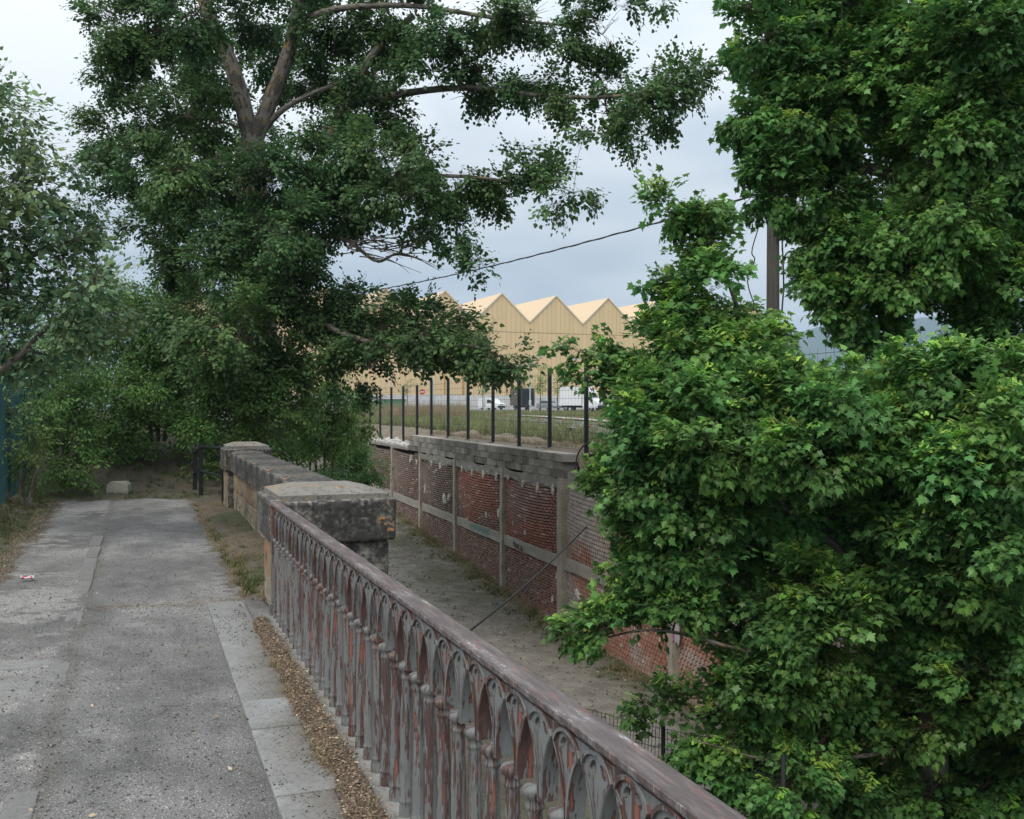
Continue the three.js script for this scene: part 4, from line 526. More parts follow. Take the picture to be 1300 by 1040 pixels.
const SP = {
  maple: [1, 2, 3, 4].map((s) => sprig('maple', 15, 0.2, 0.047, 1.35, s * 13, [0.118, 0.25, 0.062])),
  samara: [5, 6].map((s) => { const r = rng(s), gs = []; for (let i = 0; i < 12; i++) { const g = leafGeo([[0, 0], [0.16, 0.3], [0.2, 0.8], [0, 1]], 0.1, 0.2), q = 0.048; g.scale(q, q, q); g.rotateX(0.5 * (r() - 0.2)); g.rotateY((i % 2 ? 1 : -1) * (0.8 + 0.6 * r()) + (r() - .5)); g.translate((r() - .5) * 0.07, (r() - .5) * 0.04, (r() - .5) * 0.07); const k = 0.8 + 0.45 * r(); colored(g, () => [0.46 * k, 0.56 * k, 0.11 * k]); gs.push(g); } return mergeGeometries(gs); }),
  poplar: [1, 2, 3].map((s) => sprig('poplar', 14, 0.4, 0.075, 1.4, s * 17, [0.086, 0.17, 0.058])),
  aspen: [1, 2, 3].map((s) => sprig('poplar', 10, 0.34, 0.07, 1.4, s * 19, [0.14, 0.225, 0.112], 0.35)),
  bush: [1, 2, 3].map((s) => sprig('oval', 14, 0.36, 0.062, 1.4, s * 23, [0.115, 0.23, 0.06])),
  bushL: [1, 2].map((s) => sprig('oval', 14, 0.36, 0.07, 1.4, s * 29, [0.18, 0.3, 0.07])),
  creeper: [1, 2].map((s) => sprig('oval', 8, 0.2, 0.055, 1.4, s * 31, [0.14, 0.22, 0.06])),
};
const LM = { maple: leafMat(), samara: leafMat({ transmission: 0.5 }), poplar: leafMat(), aspen: leafMat(), bush: leafMat(), bushL: leafMat({ transmission: 0.45 }), creeper: leafMat() };

function dirQuat(dir, up) { const z = dir.clone().normalize(), x = V().crossVectors(up, z); if (x.lengthSq() < 1e-4) x.set(1, 0, 0); x.normalize(); const y = V().crossVectors(z, x); return new THREE.Quaternion().setFromRotationMatrix(new THREE.Matrix4().makeBasis(x, y, z)); }
/* spec: clumps [{c, r: Vector3, d}] ; skeleton: [[points], r0, r1] limbs */
function growTree(name, label, category, spec, group) {
  const r = rng(spec.seed), root = grp(name, spec.base), off = (p) => p.clone().sub(spec.base), sk = [];
  for (const [pts, r0, r1, nm] of spec.limbs) { const rad = pts.map((_, i) => mix(r0, r1, i / (pts.length - 1))); part(nm || 'limb', tube(pts.map(off), rad, 9, pts.length * 5), mat.bark, root); const cv = new THREE.CatmullRomCurve3(pts); for (let i = 0; i <= 20; i++) sk.push({ p: cv.getPoint(i / 20), r: mix(r0, r1, i / 20) }); }
  const tw = [], sets = SP[spec.leaf].map(() => ({ m: [], c: [] })), sam = spec.samara ? SP.samara.map(() => ({ m: [], c: [] })) : null;
  const order = spec.clumps.map((c) => ({ ...c, k: Math.min(...sk.filter((_, i) => i % 5 === 0).map((s) => s.p.distanceTo(c.c))) })).sort((a, b) => a.k - b.k);
  for (const cl of order) {
    // bough to the clump from the nearest wood, then twigs inside it
    let best = null, bd = 1e9; for (const s of sk) { const d = s.p.distanceTo(cl.c) + Math.max(0, s.p.y - cl.c.y) * 0.5; if (d < bd) { bd = d; best = s; } }
    const rs = Math.min(best.r * 0.75, 0.012 + bd * 0.014) * (spec.wood || 1), m1 = best.p.clone().lerp(cl.c, 0.5).add(V((r() - .5) * bd * 0.2, bd * 0.1, (r() - .5) * bd * 0.2));
    tw.push(tube([off(best.p), off(m1), off(cl.c)], [rs, rs * 0.7, rs * 0.4], 5, 10)); for (const q of [0.35, 0.7, 1]) { const p = q < 0.5 ? best.p.clone().lerp(m1, q * 2) : m1.clone().lerp(cl.c, q * 2 - 1); sk.push({ p, r: rs * (1 - 0.5 * q) }); }
    const R = cl.r; for (let k = 0; k < (spec.twigs ?? 5); k++) { const e = V((r() - .5) * 2, (r() - .35) * 1.6, (r() - .5) * 2).multiply(R).multiplyScalar(0.85); tw.push(tube([off(cl.c), off(cl.c.clone().addScaledVector(e, 0.5).add(V(0, R.y * 0.12, 0))), off(cl.c.clone().add(e))], [rs * 0.45, rs * 0.3, 0.003], 4)); }
    const n = Math.round((spec.density * (cl.d ?? 1)) * Math.PI * Math.sqrt(R.x * R.z) * R.y), tint = 0.8 + 0.4 * r(), warm = (r() - .5) * 0.18, seedy = Math.pow(r(), 1.5) * 2.2;
    // sub-bunches give the clump an uneven outline
    const nb = Math.max(3, Math.round(n / (spec.bunch ?? 14))), bun = []; for (let k = 0; k < nb; k++) { const a = r() * 6.283, z = 2 * r() - 1, q = Math.sqrt(1 - z * z), rad = Math.pow(r(), 0.42) * (0.82 + 0.3 * r()); bun.push([V(Math.cos(a) * q * R.x * rad, z * R.y * rad, Math.sin(a) * q * R.z * rad), 0.85 + 0.3 * r()]); }
    const bs = (spec.bunchSize ?? 0.34) * Math.cbrt(R.x * R.y * R.z) * Math.pow(14 / nb, 0.18);
    for (let k = 0; k < n; k++) {
      const [bc, bt] = bun[Math.floor(r() * nb)], g = () => (r() + r() + r() - 1.5) * 1.1; const lp = bc.clone().add(V(g() * bs, g() * bs * 0.62, g() * bs)), p = cl.c.clone().add(lp);
      const out = lp.clone().divide(R), ol = out.length(); out.normalize();
      const dir = out.clone().multiplyScalar(0.8).add(V(r() - .5, r() - .5 - (spec.droop ?? 0.35), r() - .5)).normalize(), up = V((r() - .5) * 0.9, 1, (r() - .5) * 0.9).addScaledVector(out, 0.45);
      const s = spec.size * (0.75 + 0.5 * r()), q = tint * bt * (0.7 + 0.6 * r()), S = sets[Math.floor(r() * sets.length)];
      S.m.push(M4(off(p), dirQuat(dir, up), s)); S.c.push([q * (1 + warm), q, q * (1 - warm)]);
      if (sam && ol > 0.6 && lp.y > -R.y * 0.4 && r() < spec.samara * seedy) { const T = sam[k % 2]; T.m.push(M4(off(p).addScaledVector(out, 0.1).add(V(0, 0.07, 0)), E(0.8 * (r() - .5), r() * 6.3, 0.8 * (r() - .5)), 0.85 + 0.5 * r())); T.c.push([0.62 + 0.3 * r(), 0.85 + 0.3 * r(), 1]); }
    }
  }
  const wood = part('twigs', mergeGeometries(tw.map((g) => { return g; })), mat.twig, root); wood.userData.kind = 'stuff';
  sets.forEach((S, i) => { if (S.m.length) root.add(instanced('foliage', SP[spec.leaf][i], LM[spec.leaf], S.m, S.c)); });
  if (sam) sam.forEach((S, i) => { if (S.m.length) root.add(instanced('seed_wings', SP.samara[i], LM.samara, S.m, S.c)); });
  if (spec.singles) { // the leaves that show largest, one by one
    const all = sets.flatMap((S) => S.m), pos = V(), q = new THREE.Quaternion(), sc = V(), cam = camera.position; const ranked = all.map((m) => { m.decompose(pos, q, sc); const w = pos.clone().add(spec.base); return { d: w.distanceTo(cam), p: pos.clone(), q: q.clone() }; }).sort((a, b) => a.d - b.d).filter((_, i) => i % 6 === 0).slice(0, spec.singles);
    const lg = leaves.maple.map((g) => colored(g.clone(), () => [0.118, 0.25, 0.062])); const lms = [0, 1, 2].map((k) => leafMat({ color: lin(0.85 + k * 0.18, 0.85 + k * 0.15, 0.85 + k * 0.1) }));
    ranked.forEach((o, i) => { const l = part('leaf', lg[i % 3], lms[(i >> 1) % 3], root, o.p.clone().add(V((r() - .5) * 0.08, 0.03, (r() - .5) * 0.08))); l.quaternion.copy(o.q); l.scale.setScalar(0.05 + 0.02 * r()); });
  }
  return top(root, label, category, group);
}
const C = (list, D, dz = 0, seed = 1, dens = 1) => { const r = rng(seed); return list.map(([px, py, rx, ry, dd, q]) => { const d = D + (dd ?? 0) + (r() - .5) * dz, c = at(px, py, d), k = d / F; return { c, r: V(rx * k, ry * k, (rx + ry) / 2 * k), d: (q ?? 1) * dens }; }); };

{ // the big poplar behind the parapet
  const D = 22, base = V(at(325, 600, D).x, -0.3, -D), p = (x, y, d = 0) => at(x, y, D + d);
  const limbs = [
    [[base.clone(), p(328, 440), p(322, 300), p(319, 205), p(320, 178)], 0.48, 0.28, 'trunk'],
    [[p(320, 182), p(303, 110), p(285, 60), p(262, 10), p(245, -60)], 0.2, 0.11], [[p(322, 182), p(345, 125), p(368, 62), p(378, 10), p(383, -60)], 0.19, 0.1],
    [[p(333, 170), p(352, 146), p(382, 126), p(425, 108), p(470, 92)], 0.075, 0.035], [[p(320, 300), p(372, 250, -.5), p(405, 200, -1), p(444, 130, -1), p(470, 75, -1), p(525, 20, -1)], 0.15, 0.07],
    [[p(444, 135, -1), p(520, 118, -1.2), p(600, 112, -1.5), p(700, 123, -1.8), p(790, 122, -2), p(870, 105, -2)], 0.085, 0.02], [[p(372, 250, -.5), p(440, 235, -1.2), p(520, 225, -2), p(600, 225, -2.4), p(700, 240, -2.6)], 0.07, 0.02],
    [[p(325, 330), p(390, 300, -1), p(440, 305, -1.6), p(480, 332, -2), p(505, 322, -2.2), p(535, 330, -2.3)], 0.06, 0.012], [[p(326, 400), p(380, 395, -1), p(440, 425, -2), p(520, 445, -2.6), p(600, 440, -3), p(640, 455, -3)], 0.08, 0.02],
    [[p(318, 230), p(260, 195, 1), p(190, 190, 1.4), p(120, 185, 1.5)], 0.11, 0.03], [[p(285, 60), p(230, 40, 1), p(170, 40, 1.5)], 0.1, 0.03], [[p(375, 30), p(430, 12, -1), p(520, 8, -1.5), p(640, 25, -2), p(740, 35, -1.6)], 0.08, 0.02], [[p(324, 350), p(260, 330, 1), p(200, 310, 1.5)], 0.1, 0.03],
  ];
  { const q = rng(515); for (let k = 0; k < 26; k++) { let x = 430 + 80 * q(), y = 300 + 28 * q(), d = -1.6 - 0.6 * q(), dx = 9 + 9 * q(), dy = (q() - 0.45) * 9; const pts = [p(x, y, d)]; for (let i = 0; i < 5; i++) { x += dx; y += dy; dy += (q() - 0.3) * 4; dx *= 0.95; pts.push(p(x, y, d)); } limbs.push([pts, 0.014, 0.003, 'dead_twig']); } }
  const list = [[205, 25, 60, 42, 1], [150, 40, 36, 42, 1.5], [150, 98, 36, 30, 1.5], [250, 20, 46, 40, -1], [185, 75, 42, 24, 0.5], [265, 95, 34, 40, 1.5], [140, 165, 30, 30, 1.5], [190, 152, 44, 32, 1], [240, 150, 42, 40, -.5], [110, 188, 24, 16, 1.5], [165, 200, 42, 34, 1], [225, 215, 46, 34, -1], [180, 250, 40, 30, 1], [205, 290, 42, 34, .5], [262, 262, 48, 40, -1.5], [305, 235, 36, 34, -1.8], [345, 225, 42, 36, -1.5], [300, 300, 54, 44, -2], [355, 290, 50, 42, -2], [235, 330, 46, 36, 0], [290, 360, 56, 40, -2], [345, 352, 46, 38, -2], [385, 330, 34, 32, -1], [300, 420, 56, 44, -2.2], [350, 425, 46, 40, -2], [250, 395, 44, 36, -1], [330, 480, 48, 40, -2.4], [290, 478, 40, 38, -2],
    [385, 240, 42, 32, -1], [420, 205, 42, 34, -1.5], [462, 190, 46, 34, -1.5], [500, 205, 46, 36, -2.2], [445, 248, 48, 34, -2], [505, 250, 44, 34, -2.6], [405, 165, 30, 22, 0], [450, 145, 46, 22, -1], [505, 150, 44, 24, -1.5], [545, 195, 42, 24, -2], [398, 118, 32, 26, .5], [430, 92, 40, 26, 0], [340, 80, 26, 34, 1.5], [330, 30, 30, 34, 1.5], [405, 40, 34, 34, 1], [470, 100, 36, 22, -1], [440, 30, 42, 34, -.5], [500, 60, 44, 26, -1], [490, 15, 46, 26, -1], [550, 40, 48, 28, -1.5], [550, 92, 42, 24, -1.5], [610, 22, 48, 26, -2], [670, 28, 48, 26, -2], [725, 30, 42, 26, -2], [765, 45, 26, 24, -2], [790, 10, 34, 16, -2], [720, 58, 28, 16, -2], [840, 2, 16, 7, -2],
    [605, 90, 34, 24, -1.5], [595, 122, 34, 14, -1.6], [650, 108, 42, 22, -1.8], [705, 105, 40, 22, -2], [720, 135, 36, 20, -2], [770, 112, 42, 24, -2], [770, 145, 34, 20, -2], [820, 125, 42, 26, -2], [855, 108, 34, 28, -2], [880, 95, 16, 22, -2], [805, 160, 28, 16, -2], [860, 150, 26, 20, -2], [800, 182, 12, 12, -2], [745, 165, 14, 10, -2],
    [560, 222, 44, 22, -2.2], [615, 225, 42, 22, -2.4], [665, 210, 32, 18, -2.6], [690, 232, 36, 22, -2.6], [728, 245, 20, 14, -2.6], [700, 260, 16, 10, -2.6], [640, 250, 30, 12, -2.5], [580, 255, 36, 16, -2.3], [545, 270, 36, 16, -2.4], [460, 280, 34, 18, -1.8], [575, 295, 26, 14, -2.5], [595, 320, 20, 14, -2.6], [608, 338, 12, 10, -2.6], [530, 290, 22, 10, -2.4], [410, 285, 34, 24, -1.4],
    [395, 380, 40, 30, -1.4], [430, 395, 42, 26, -1.8], [475, 395, 36, 24, -2.2], [420, 440, 42, 28, -2], [475, 432, 42, 24, -2.6], [525, 410, 38, 22, -2.6], [575, 415, 36, 24, -3], [560, 445, 36, 18, -2.9], [615, 440, 34, 22, -3], [645, 458, 20, 18, -3], [600, 468, 16, 10, -3], [440, 475, 36, 22, -2.2], [390, 440, 38, 34, -1.8], [470, 468, 16, 16, -2.4], [545, 468, 10, 12, -2.8], [500, 405, 38, 24, -2.4], [535, 430, 38, 24, -2.8], [590, 428, 36, 24, -3], [628, 452, 26, 18, -3], [455, 415, 38, 24, -2.2], [652, 464, 14, 12, -3], [570, 455, 30, 16, -3], [480, 445, 34, 20, -2.6]];
  const hidden = [[250, -60, 90, 60, 0], [350, -70, 90, 60, 0], [450, -60, 90, 60, 0], [180, -40, 70, 50, 1], [560, -40, 80, 40, -1], [330, 20, 80, 60, 4], [230, 100, 70, 60, 5], [420, 100, 80, 60, 4], [300, 180, 70, 60, 4.5], [420, 220, 80, 60, 4], [250, 260, 70, 60, 5], [340, 320, 80, 60, 4], [300, 420, 70, 50, 3.5]];
  growTree('poplar_tree', 'large dark poplar with long spreading limbs behind the stone parapet', 'tree', { seed: 101, base, limbs, clumps: [...C(list, D, 1.6, 3), ...C(hidden, D, 1, 4, 0.35)], leaf: 'poplar', density: 150, size: 1, droop: 0.3, twigs: 6, bunch: 24, bunchSize: 0.36, wood: 1 });
}
{ // the small-leaved aspen leaning in over the green fence
  const D = 11.5, base = V(-7.9, 0.3, -13), p = (x, y, d = 0) => at(x, y, D + d);
  const limbs = [[[base, p(-140, 420, 1), p(-60, 250, .5), p(-40, 60), p(-30, -40)], 0.16, 0.05, 'trunk'], [[p(-100, 480, .7), p(0, 470, 0), p(50, 425, -.3), p(100, 380, -.5)], 0.05, 0.012], [[p(-60, 260, .5), p(10, 240), p(70, 225, -.4)], 0.045, 0.012], [[p(-80, 340, .6), p(20, 330), p(90, 310, -.3)], 0.045, 0.012]];
  const list = [[8, 120, 16, 18], [15, 170, 28, 26], [50, 190, 22, 20], [62, 232, 28, 24], [20, 235, 40, 34], [95, 210, 12, 16], [100, 255, 22, 20], [130, 290, 20, 14], [70, 280, 40, 28], [20, 300, 46, 34], [105, 320, 34, 24], [60, 345, 46, 30], [10, 370, 46, 36], [110, 365, 36, 24], [135, 345, 20, 14], [70, 400, 50, 28], [20, 430, 46, 30], [110, 425, 40, 26], [60, 450, 50, 22], [150, 400, 24, 18], [-40, 150, 60, 60], [-50, 260, 60, 60], [-60, 360, 60, 60]];
  growTree('aspen_tree', 'pale grey-green small-leaved tree leaning over the green mesh fence', 'tree', { seed: 202, base, limbs, clumps: C(list, D, 1.2, 5), leaf: 'aspen', density: 215, size: 0.95, droop: 0.4, twigs: 6, bunch: 9, bunchSize: 0.5, wood: 0.7 });
}
{ // the tall maple behind
  const D = 12.5, base = V(at(1240, 0, 13).x, -0.6, -13), p = (x, y, d = 0) => at(x, y, D + d);
  const limbs = [[[base, p(1235, 420, .5), p(1215, 300, .5), p(1190, 150, .5), p(1180, 0, .5), p(1175, -120, .5)], 0.26, 0.1, 'trunk'], [[p(1215, 300, .5), p(1160, 235), p(1100, 215), p(1030, 200)], 0.1, 0.03], [[p(1200, 180, .5), p(1120, 120), p(1040, 90), p(970, 80)], 0.09, 0.02], [[p(1225, 360, .5), p(1150, 350), p(1080, 345), p(1040, 350)], 0.08, 0.02], [[p(1195, 190, .5), p(1260, 130, -.5), p(1310, 80, -.8)], 0.09, 0.03], [[p(1220, 320, .5), p(1270, 270, -.6), p(1330, 250, -.8)], 0.08, 0.03], [[p(1185, 80, .5), p(1110, 20, 0), p(1030, -10, 0)], 0.08, 0.03]];
  const list = [[950, 10, 24, 22], [975, 45, 34, 30], [945, 75, 22, 20], [985, 95, 40, 30], [945, 150, 24, 26], [975, 145, 36, 32], [960, 195, 28, 24], [985, 215, 30, 24], [960, 252, 12, 10], [1010, 30, 46, 36], [1035, 90, 48, 40], [1025, 150, 48, 40], [1020, 205, 42, 34], [1015, 262, 20, 22], [978, 240, 24, 20], [1040, 250, 40, 32], [1035, 305, 26, 24], [1055, 300, 40, 30], [1035, 352, 24, 20], [1055, 345, 40, 28], [1060, 385, 26, 18], [1080, 30, 52, 40], [1090, 100, 48, 42], [1085, 165, 40, 34, .4], [1140, 60, 50, 46], [1160, 30, 44, 34, -.6], [1200, 60, 50, 46, -1], [1180, 110, 40, 34, -1], [1240, 40, 52, 44, -1.2], [1290, 60, 44, 50, -1], [1230, 110, 48, 40, -1.2], [1200, 165, 46, 40, -1.2], [1260, 180, 50, 44, -1], [1160, 185, 26, 30, -.8], [1190, 215, 34, 30, -1], [1240, 240, 46, 38, -1], [1295, 240, 40, 46, -1], [1205, 265, 46, 36, -.8], [1150, 295, 46, 34, -.4], [1105, 290, 42, 30], [1100, 340, 44, 30], [1150, 345, 46, 30, -.3], [1200, 320, 44, 34, -.6], [1255, 305, 44, 36, -.6], [1290, 340, 40, 40, -.6], [1095, 390, 40, 24], [1140, 380, 34, 20], [1235, 365, 40, 30], [1220, 425, 34, 24], [1270, 410, 44, 36, -.4], [1110, 425, 30, 18], [1290, 140, 40, 46, -1], [1300, 440, 44, 34]];
  const hidden = [[1060, -50, 80, 50], [1180, -50, 80, 50], [1280, -30, 70, 50], [1090, 60, 80, 60, 2.2], [1180, 140, 80, 60, 2.4], [1280, 200, 80, 70, 2.2], [1120, 250, 50, 40, 2], [1220, 300, 70, 50, 2.2], [1030, 150, 60, 60, 1.8], [1340, 120, 60, 80], [1340, 320, 60, 80]];
  growTree('tall_maple_tree', 'tall dense maple rising behind the wooden utility pole', 'tree', { seed: 303, base, limbs, clumps: [...C(list, D, 0.8, 7), ...C(hidden, D, .6, 8, 0.6)], leaf: 'maple', density: 560, size: 1.15, droop: 0.2, samara: 0.75, twigs: 5, bunch: 18, bunchSize: 0.35, singles: 300, wood: 1 }, 'maples beside the bridge');
}
{ // the maple growing up out of the yard beside the railing
  const D = 8.8, base = V(at(1190, 0, 9.6).x, yardH(-14) - 0.2, -9.6), p = (x, y, d = 0) => at(x, y, D + d);
  const limbs = [[[base, p(1188, 980, .8), p(1170, 800, .8), p(1140, 660, .8), p(1120, 560, .8)], 0.15, 0.06, 'trunk'], [[p(1175, 830, .8), p(1090, 720, .4), p(1000, 650, .2), p(900, 600, 0)], 0.05, 0.01], [[p(1165, 780, .8), p(1060, 600, .8), p(985, 500, .8), p(940, 400, .7), p(905, 310, .6), p(870, 262, .6)], 0.045, 0.006], [[p(1180, 900, .8), p(1080, 850, .2), p(960, 830, -.1), p(830, 800, 0), p(750, 815, .2)], 0.032, 0.006], [[p(1170, 800, .8), p(1230, 680, .2), p(1290, 600, -.2)], 0.05, 0.015], [[p(1185, 940, .8), p(1100, 960, .2), p(1000, 970, 0), p(880, 940, 0)], 0.025, 0.006], [[p(1000, 650, .2), p(900, 540, .3), p(820, 480, .4), p(745, 450, .5)], 0.028, 0.005], [[p(1180, 860, .8), p(1250, 850, 0), p(1320, 800, -.4)], 0.04, 0.015], [[p(980, 500, .8), p(985, 440, .7), p(968, 400, .7)], 0.02, 0.008]];
  const list = [[838, 252, 13, 10, .6], [862, 268, 20, 14, .6], [885, 262, 12, 12, .6], [885, 290, 20, 15, .6], [905, 308, 18, 14, .6], [872, 318, 14, 12, .6], [842, 355, 16, 14, .6, .7], [880, 350, 24, 18, .6, .7], [922, 345, 26, 20, .6, .7], [835, 392, 26, 16, .6], [880, 392, 32, 22, .6], [930, 395, 36, 24, .6], [735, 446, 16, 10, .5, .8], [770, 445, 22, 15, .5], [752, 472, 13, 8, .5, .8], [808, 452, 24, 18, .5], [818, 492, 20, 18, .4], [840, 440, 36, 26, .4], [890, 435, 44, 28, .3], [945, 445, 46, 30, .2],
    [1000, 478, 46, 20], [1055, 482, 48, 18], [1110, 484, 46, 18], [1165, 475, 48, 26, -.2], [1220, 480, 48, 28, -.3], [1280, 478, 46, 32, -.4], [815, 532, 22, 16, .2], [830, 508, 38, 28, .1], [885, 498, 46, 32], [945, 505, 46, 34, -.2], [1005, 510, 48, 34, -.3], [1065, 512, 48, 34, -.4], [1130, 520, 48, 34, -.5], [1195, 530, 48, 36, -.6], [1260, 538, 48, 38, -.7],
    [812, 565, 34, 24, .1], [850, 570, 46, 34, -.2], [905, 565, 46, 36, -.4], [965, 572, 46, 36, -.5], [1025, 575, 46, 34, -.5], [1090, 580, 46, 34, -.5], [1155, 590, 48, 34, -.6], [1225, 600, 48, 36, -.8], [1290, 610, 40, 40, -.9], [790, 612, 28, 18, .2], [820, 620, 44, 30, 0], [875, 632, 46, 32, -.2], [930, 640, 42, 30, -.1], [990, 640, 34, 24, .4], [1060, 650, 34, 26, .3], [1120, 660, 38, 28, 0], [1175, 672, 44, 30, -.4], [1230, 668, 46, 34, -.7], [1290, 690, 36, 40, -.9],
    [817, 672, 36, 26, .1], [850, 690, 40, 28, 0], [900, 700, 34, 26, 0], [770, 750, 20, 12, .4], [800, 735, 30, 22, .2], [845, 745, 40, 28, 0], [738, 800, 16, 11, .3], [770, 798, 28, 16, .2], [815, 785, 38, 22, .1], [860, 775, 30, 18, .3], [950, 715, 28, 22, .5], [1010, 740, 44, 30, -.2], [1055, 770, 40, 32, -.4], [985, 775, 44, 30, -.2], [1030, 815, 44, 32, -.4], [975, 820, 38, 30, -.1], [1080, 720, 36, 26, .2], [950, 855, 36, 28, -.1], [935, 900, 26, 26, 0], [1000, 870, 34, 26, .2], [925, 940, 18, 22, 0], [940, 690, 26, 18, .6], [1130, 730, 36, 24, .2], [1195, 730, 44, 30, -.3], [1255, 745, 44, 34, -.7], [1150, 790, 32, 26, .4], [1210, 800, 40, 26, -.1], [1285, 790, 36, 36, -.7], [1245, 850, 38, 24, -.2], [1290, 870, 36, 28, -.4], [1215, 895, 36, 22, .1], [1180, 925, 26, 16, 0], [1110, 850, 34, 26, .5], [1060, 890, 32, 28, .3], [1100, 920, 32, 24, .5], [1270, 920, 40, 24, .2],
    [820, 893, 22, 9, .3, .7], [860, 890, 24, 11, .4, .8], [885, 940, 26, 20, .3], [910, 975, 34, 24, .2], [960, 985, 36, 26, .2], [1010, 990, 36, 26, .1], [1040, 950, 30, 24, .2], [1060, 1010, 36, 24, .2], [1120, 1000, 36, 24, .6], [1180, 1010, 36, 24, .7], [1250, 1000, 40, 30, .7], [1295, 980, 36, 34, .5], [990, 1035, 40, 20, .1]];
  const hidden = [[1000, 560, 90, 60, 1.8], [1130, 580, 90, 60, 2], [1250, 600, 90, 60, 2], [1100, 700, 70, 60, 2.2], [1230, 760, 80, 70, 2], [1340, 650, 70, 120, 0], [1350, 850, 70, 120, .5], [1200, 960, 70, 50, 2], [1100, 1080, 90, 50, .6], [1240, 1080, 90, 50, .6], [1060, 620, 60, 40, 3], [1290, 700, 70, 70, 3], [1150, 850, 60, 50, 1.6], [1080, 830, 50, 40, 1.6], [1000, 900, 50, 40, 1.4], [1120, 890, 50, 40, 1.8], [1220, 850, 60, 50, 1.6], [950, 790, 36, 30, 1.4], [940, 760, 40, 26, 1.6], [1040, 940, 50, 40, 1.5], [1180, 940, 50, 40, 1.4], [1270, 940, 60, 50, 1.4], [980, 690, 50, 36, 1.6], [920, 730, 30, 24, 1.4]];
  growTree('yard_maple_tree', 'bushy maple with yellow-green seed wings growing from the yard beside the railing', 'tree', { seed: 404, base, limbs, clumps: [...C(list, D, 0.5, 9), ...C(hidden, D, .6, 10, 0.6)], leaf: 'maple', density: 900, size: 1.05, droop: 0.2, samara: 0.75, twigs: 5, bunch: 20, bunchSize: 0.36, singles: 300, wood: 1 }, 'maples beside the bridge');
}
// shrubs on the bank: each its own bush
const bush = (label, list, D, o = {}) => { const cl = C(list, D, 0.8, o.seed ?? 31, o.dens ?? 1); const m = cl.reduce((a, c) => a.add(c.c), V()).multiplyScalar(1 / cl.length); const base = V(m.x, o.y ?? 0, m.z), low = V(m.x, Math.max(base.y + 0.3, m.y - 0.6), m.z); const lb = [0, 1, 2].map((k) => [[base.clone().add(V(0.15 * (k - 1), -0.1, 0.08 * k)), low.clone().add(V(0.3 * (k - 1), 0.2 * k, 0.1))], 0.045, 0.02, 'stem']); return growTree('bush', label, 'bush', { seed: o.seed ?? 31, base, limbs: lb, clumps: cl, leaf: o.leaf ?? 'bush', density: o.density ?? 170, size: o.size ?? 1, droop: o.droop ?? 0.3, twigs: 4, bunch: 16, bunchSize: 0.42, wood: 0.6 }, 'bushes on the bank'); };
bush('leafy bush arching over the dark hollow at the end of the path', [[200, 430, 50, 36], [240, 455, 44, 36], [160, 445, 44, 34], [205, 480, 44, 30], [260, 500, 36, 34], [185, 395, 44, 30], [240, 540, 30, 26, -.4], [130, 405, 40, 30]], 21.5, { seed: 41, leaf: 'bush', size: 1.1, y: 1 });
bush('dense dark bush on the bank behind the concrete block', [[150, 490, 44, 32], [120, 520, 42, 34], [165, 530, 40, 30], [150, 565, 40, 24], [105, 560, 36, 30], [190, 540, 24, 24]], 20.6, { seed: 42, y: 0.7 });
bush('tangled bush pressing against the green mesh fence', [[85, 470, 34, 34], [70, 520, 30, 36], [95, 500, 34, 34], [75, 565, 30, 30], [95, 590, 30, 18], [60, 440, 36, 26]], 18.6, { seed: 43, y: 0.3 });
bush('shaded bush closing off the path end under the poplar', [[235, 500, 44, 40], [215, 560, 40, 40], [170, 585, 34, 20, .6], [250, 580, 30, 36], [130, 590, 34, 20, .4], [200, 530, 50, 40], [200, 400, 54, 40, 1], [255, 385, 46, 40, 1], [150, 390, 46, 36, 1], [220, 450, 50, 36, 1], [120, 440, 46, 36, 1], [80, 420, 46, 36, 1]], 25.5, { seed: 44, y: 1.2 });
bush('dark ivy-like bush around the foot of the poplar', [[300, 520, 40, 36], [330, 545, 40, 30], [275, 545, 34, 34], [360, 520, 36, 32], [310, 480, 44, 36], [350, 470, 40, 34]], 20.4, { seed: 45, y: 0.2, size: 1.05 });
bush('green weeds and low bush behind the black steel barrier', [[262, 600, 22, 20], [250, 612, 16, 14], [278, 610, 18, 18], [270, 585, 14, 14]], 20.8, { seed: 46, y: 0.2, leaf: 'creeper', density: 220 });
bush('light green bush beyond the parapet coping', [[400, 500, 34, 24], [430, 520, 36, 26], [385, 530, 34, 26], [455, 525, 22, 18], [420, 550, 34, 24], [390, 560, 36, 24], [410, 480, 28, 18]], 26, { seed: 47, leaf: 'bushL', y: -0.6 });
bush('dark bush hanging down beside the end of the brick wall', [[455, 570, 26, 24], [465, 595, 20, 24], [440, 585, 28, 26], [430, 560, 26, 18], [460, 550, 16, 12]], 33, { seed: 48, y: -2.6 });
bush('mid green bush on the slope just behind the parapet', [[360, 575, 34, 20], [395, 590, 34, 18], [340, 560, 30, 22], [425, 600, 22, 16], [370, 545, 34, 22]], 22, { seed: 49, y: -1.2, leaf: 'bush' });
bush('creeper climbing over the near end of the green fence', [[22, 580, 14, 40], [30, 540, 14, 36], [38, 600, 14, 24], [15, 540, 8, 60], [45, 575, 12, 26]], 16.9, { seed: 50, leaf: 'creeper', density: 150, y: 0.1 });
bush('tall hedge behind the green fence', [[20, 520, 50, 40], [40, 480, 50, 40], [-20, 500, 60, 60], [20, 560, 40, 30]], 22.5, { seed: 51, y: 0.8 });
